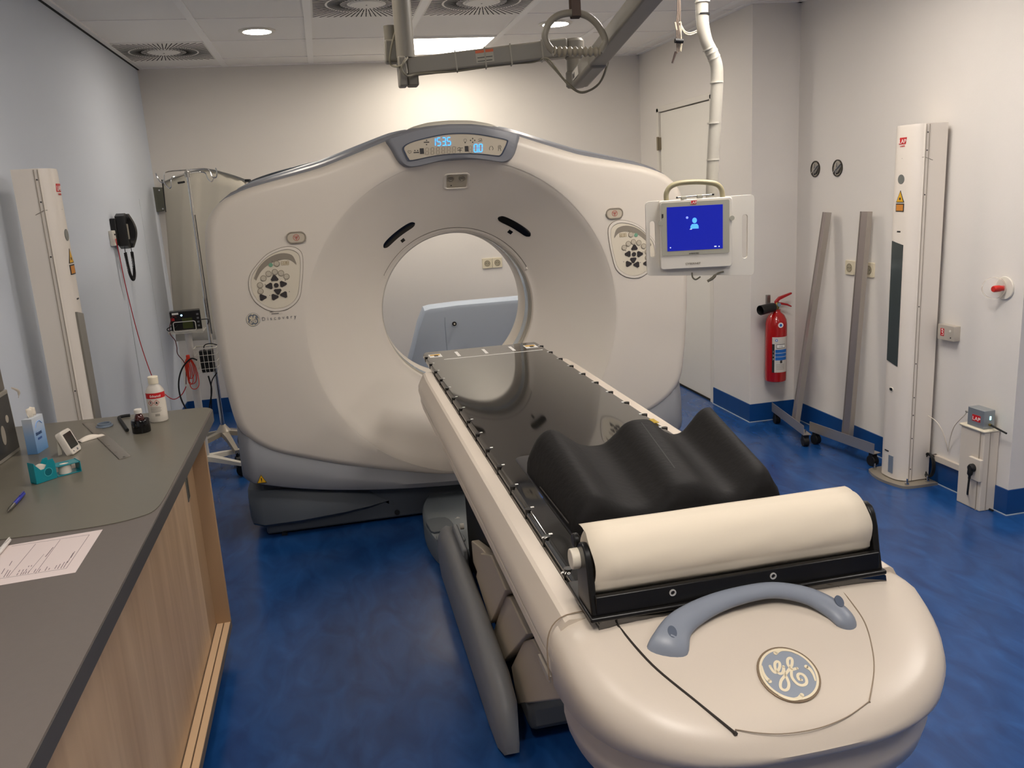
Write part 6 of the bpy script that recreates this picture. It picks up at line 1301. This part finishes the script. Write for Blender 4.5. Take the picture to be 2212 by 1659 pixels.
# monitor arm with tablet computer
MY = 3.02
W = thing('monitor_arm', aty(1520, 0, MY), 'tablet computer on a curved cream ceiling tube beside the scanner', 'monitor arm')
M_tube = mat('tube_cream', 'b9b4a8', .3); 
tp = [aty(x, y, MY) for x, y in ((1516, 0), (1517, 35), (1519, 60), (1526, 90), (1538, 115), (1547, 140), (1549, 165), (1548, 200), (1545, 260), (1541, 330), (1538, 400), (1537, 440))]
tp = [Vector((tp[0].x, MY, CZ))]+tp
MB().tube(tp, .0225, 24, sm=5).obj('curved_tube', M_tube, W)
for (x, y), r_ in (((1517, 4), .0265), ((1548, 178), .0245), ((1542, 266), .0242), ((1540, 345), .0242), ((1531, 104), .0238), ((1537, 113), .0238), ((1542, 125), .0238)):
    p = aty(x, y, MY); d_ = Vector((0, 0, 1)) if y > 150 or y < 50 else Vector((-.45, 0, .9)); MB().cyl(p-d_*.0025, p+d_*.0025, r_, n=28).obj('tube_collar', mat('collar_cream', 'cfcabf', .3), W)
p = aty(1518, 31, MY); MB().cyl(p-Vector((0, 0, .003)), p+Vector((0, 0, .003)), .0245, n=28).obj('black_band', M_rubber, W)
yw = math.radians(-16); ux = Vector((math.cos(yw), math.sin(yw), 0)); FT2 = Frame(aty(1512, 510, MY-.06), ux, (0, 0, 1))
M_bd = mat('board_ivory', 'ddd7cb', .35); M_tb = mat('tablet_grey', 'a8a596', .4)
cor = [FT2.uv(*p) for p in ((1394, 436), (1630, 420), (1629, 594), (1398, 596))]
bu0 = (cor[0][0]+cor[3][0])/2; bu1 = (cor[1][0]+cor[2][0])/2; bv1 = (cor[0][1]+cor[1][1])/2; bv0 = (cor[2][1]+cor[3][1])/2
s1 = [FT2.uv(*p) for p in ((1410, 478), (1410, 556))]; s2 = [FT2.uv(*p) for p in ((1610, 463), (1608, 558))]
n = 10
def slot_uv(s): (a, b_), (c_, d_) = s[0], s[1]; m_ = (a+c_)/2; return rrect(m_-.010, d_, m_+.010, b_, .0098, 5)
# board as strips around the two grip slots
mbd = MB(); sl = [slot_uv(s1), slot_uv(s2)]
ob_ = [cor[3], cor[2], cor[1], cor[0]]; rnd = []
for i in range(4):
    p_, c_, n__ = Vector(ob_[i-1]), Vector(ob_[i]), Vector(ob_[(i+1) % 4]); a_ = c_+(p_-c_).normalized()*.016; d__ = c_+(n__-c_).normalized()*.016
    for k in range(6): t = k/5; q = a_*(1-t)**2+c_*2*t*(1-t)+d__*t*t; rnd.append((q.x, q.y))
mbd.holes(FT2, rnd, sl, -.018, 0); mbd.obj('backboard', M_bd, W, smooth=False, bevel=.004, seg=3)
FT3 = Frame(FT2.p(0, 0, .034), ux, (0, 0, 1))
def U3(*pts): return [FT3.uv(*p) for p in pts]
t0, t1, t2, t3 = U3((1425, 436), (1582, 425), (1583, 581), (1427, 583))
MB().plate(FT2, rrect(t0[0], t3[1], t1[0], t1[1], .010), 0, .034, .003).obj('tablet_case', M_bd, W, ang=35)
c0_, c1_ = U3((1428, 440), (1578, 428)); MB().plate(FT3, rrect(c0_[0], U3((1440, 553))[0][1], c1_[0]-.004, c1_[1]-.004, .006), 0, .0025).obj('tablet_bezel', M_tb, W, ang=35)
sA, sB, sC = U3((1440, 448), (1561, 441), (1440, 543)); scr = [(sA[0], sC[1]+.0), (sB[0], sC[1]+.003), (sB[0], sB[1]), (sA[0], sA[1])]
sc_ = MB().plate(FT3, [(sA[0], sC[1]), (sB[0], sC[1]), (sB[0], sA[1]), (sA[0], sA[1])], .001, .0032).obj('screen', mat('screen_blue', '0c1478', .15, em=(.004, .012, .33), estr=.8), W, smooth=False)
def icon(x, y, f_, m_, nm): u, v = FT3.uv(x, y); mm_ = MB(); f_(mm_, u, v); mm_.obj(nm, m_, sc_, smooth=False)
M_ic = mat('icon_blue', '4fa0e8', .4, em=(.10, .42, .95), estr=.8); M_iw = mat('icon_white', 'd8e6ff', .4, em=(.7, .8, 1), estr=.8)
icon(1500, 476, lambda m_, u, v: m_.disc(FT3, u, v, .0085, .0032, .0042, 20, rv=.010), M_ic, 'person_icon_head')
icon(1500, 489, lambda m_, u, v: m_.plate(FT3, [(u-.015, v-.008), (u+.015, v-.008), (u+.0145, v+.002), (u+.009, v+.009), (u-.009, v+.009), (u-.0145, v+.002)], .0032, .0042), M_ic, 'person_icon_body')
icon(1484, 470, lambda m_, u, v: m_.disc(FT3, u, v, .0045, .0032, .004, 14), mat('icon_mauve', '7f8fe8', .4, em=(.3, .4, .95), estr=.8), 'status_icon')
for x, y, w_ in ((1448, 535, .002), (1545, 532, .004), (1553, 532, .002)): icon(x, y, lambda m_, u, v, w_=w_: m_.plate(FT3, [(u-w_, v-.0018), (u+w_, v-.0018), (u+w_, v+.0018), (u-w_, v+.0018)], .0032, .004), M_iw, 'corner_icon')
icon(1492, 495, lambda m_, u, v: m_.plate(FT3, [(u-.004, v-.001), (u+.004, v-.001), (u+.004, v+.001), (u-.004, v+.001)], .0032, .004), M_iw, 'caption')
u, v = FT3.uv(1498, 437); lg = MB().plate(FT3, [(u-.011, v-.007), (u+.009, v-.007), (u+.012, v+.006), (u-.009, v+.006)], .002, .0034).obj('maker_logo', M_red, W, smooth=False); text('logo_text', 'LAP', FT3, u, v-.005, .009, M_white_p, lg, w=.0034, align='CENTER', squeeze=1.1)
u, v = FT3.uv(1497, 571); text('brand_lettering', 'CYBERNET', FT3, u, v, .007, mat('letter_grey', '7b7263', .5), W, w=.0002, align='CENTER', squeeze=1.2)
u, v = FT3.uv(1499, 548); text('bezel_lettering', 'CYBERMED', FT3, u, v-.0, .0045, M_dark_p, W, w=.0026, align='CENTER', squeeze=1.2)
u, v = FT3.uv(1431, 466); MB().plate(FT3, [(u-.003, v-.010), (u+.003, v-.007), (u+.003, v+.006), (u-.003, v+.006)], .002, .0035).obj('side_switch', M_dark_p, W, smooth=False)
for x, y in ((1427, 482), (1581, 471)): u, v = FT3.uv(x, y); MB().disc(FT3, u, v, .009, -.002, .004, 20).obj('clamp_tab', M_tb, W)
hp2 = [FT3.p(*FT3.uv(x, y), -.02) for x, y in ((1441, 434), (1441, 418), (1449, 404), (1468, 396), (1500, 393), (1530, 394), (1550, 398), (1560, 408), (1563, 424), (1562, 430))]
PH = spline(hp2, 5); L = []
for i, p in enumerate(PH):
    d_ = (PH[min(i+1, len(PH)-1)]-PH[max(i-1, 0)]).normalized(); x_ = FT3.N; y_ = d_.cross(x_).normalized(); L.append([p+x_*.011*math.cos(a)+y_*.0095*math.sin(a) for a in [2*PI*k/12 for k in range(12)]])
MB().loft(L).obj('carry_handle', mat('handle_khaki', '9c9374', .4), W)
a_, b_ = FT3.p(*FT3.uv(1461, 427), -.006), FT3.p(*FT3.uv(1543, 420), -.006); MB().cyl(a_, b_, .003, n=12).obj('stylus', M_steel, W); MB().cyl(a_, a_.lerp(b_, .04), .0034).cyl(b_.lerp(a_, .06), b_, .0036).obj('stylus_tip', M_rubber, W)
for t_ in (.2, .62): MB().box(a_.lerp(b_, t_)-FT3.V*.003, (.022, .010, .012)).obj('stylus_clip', M_tb, W, bevel=.002)
MB().tube([FT2.p(*FT2.uv(1494, 588), .012), FT2.p(*FT2.uv(1495, 598), .014), FT2.p(*FT2.uv(1502, 603), .012), FT2.p(*FT2.uv(1512, 597), .01)], .003, 6, sm=4).obj('usb_lead', cm, W)
MB().tube([FT2.p(*FT2.uv(1562, 586), .012), FT2.p(*FT2.uv(1548, 590), .014), FT2.p(*FT2.uv(1538, 600), .014), FT2.p(*FT2.uv(1527, 607), .012)], [.003, .003, .006, .005], 8, sm=4).obj('plug_lead', cm, W)
# cable bundle left of the tube
Kb = thing('cable_bundle', aty(1465, 20, MY), 'bundle of tied thin cables with a connector hanging beside the cream tube', 'cable bundle')
cw = mat('cable_cream', 'cfc4ab', .45); cb_ = mat('cable_taupe', '6d5f54', .5)
m = MB(); top0 = aty(1466, 0, MY); 
for x0_, x1_, x2_, yb_ in ((1464, 1462, 1463, 115), (1467, 1465, 1467, 112), (1469, 1469, 1471, 110)): m.tube([Vector((top0.x, MY, CZ)), aty(x0_, 0, MY), aty(x1_, 45, MY), aty(x2_-1, 75, MY), aty(x2_, yb_, MY)], .0025, 6, sm=5)
m.obj('grey_cables', cb_, Kb)
m = MB()
m.tube([aty(1472, 60, MY), aty(1480, 72, MY), aty(1492, 75, MY), aty(1505, 70, MY)], .0022, 6, sm=5).tube([aty(1471, 54, MY), aty(1480, 68, MY), aty(1492, 71, MY), aty(1505, 66, MY)], .0022, 6, sm=5).tube([aty(1467, 50, MY), aty(1471, 52, MY), aty(1470, 110, MY), aty(1472, 90, MY), aty(1468, 55, MY)], .0025, 6, sm=5)
m.obj('white_loops', cw, Kb); MB().tube([aty(1458, 48, MY), aty(1462, 65, MY)], .003, 6).obj('cable_tie', cw, Kb)
MB().cyl(aty(1458, 88, MY-.01), aty(1475, 89, MY-.01), .008).obj('black_connector', M_rubber, Kb); MB().cyl(aty(1460, 112, MY), aty(1452, 136, MY), .0045, .003).obj('hanging_plug', mat('plug_brown', '3c2e2a', .5), Kb)
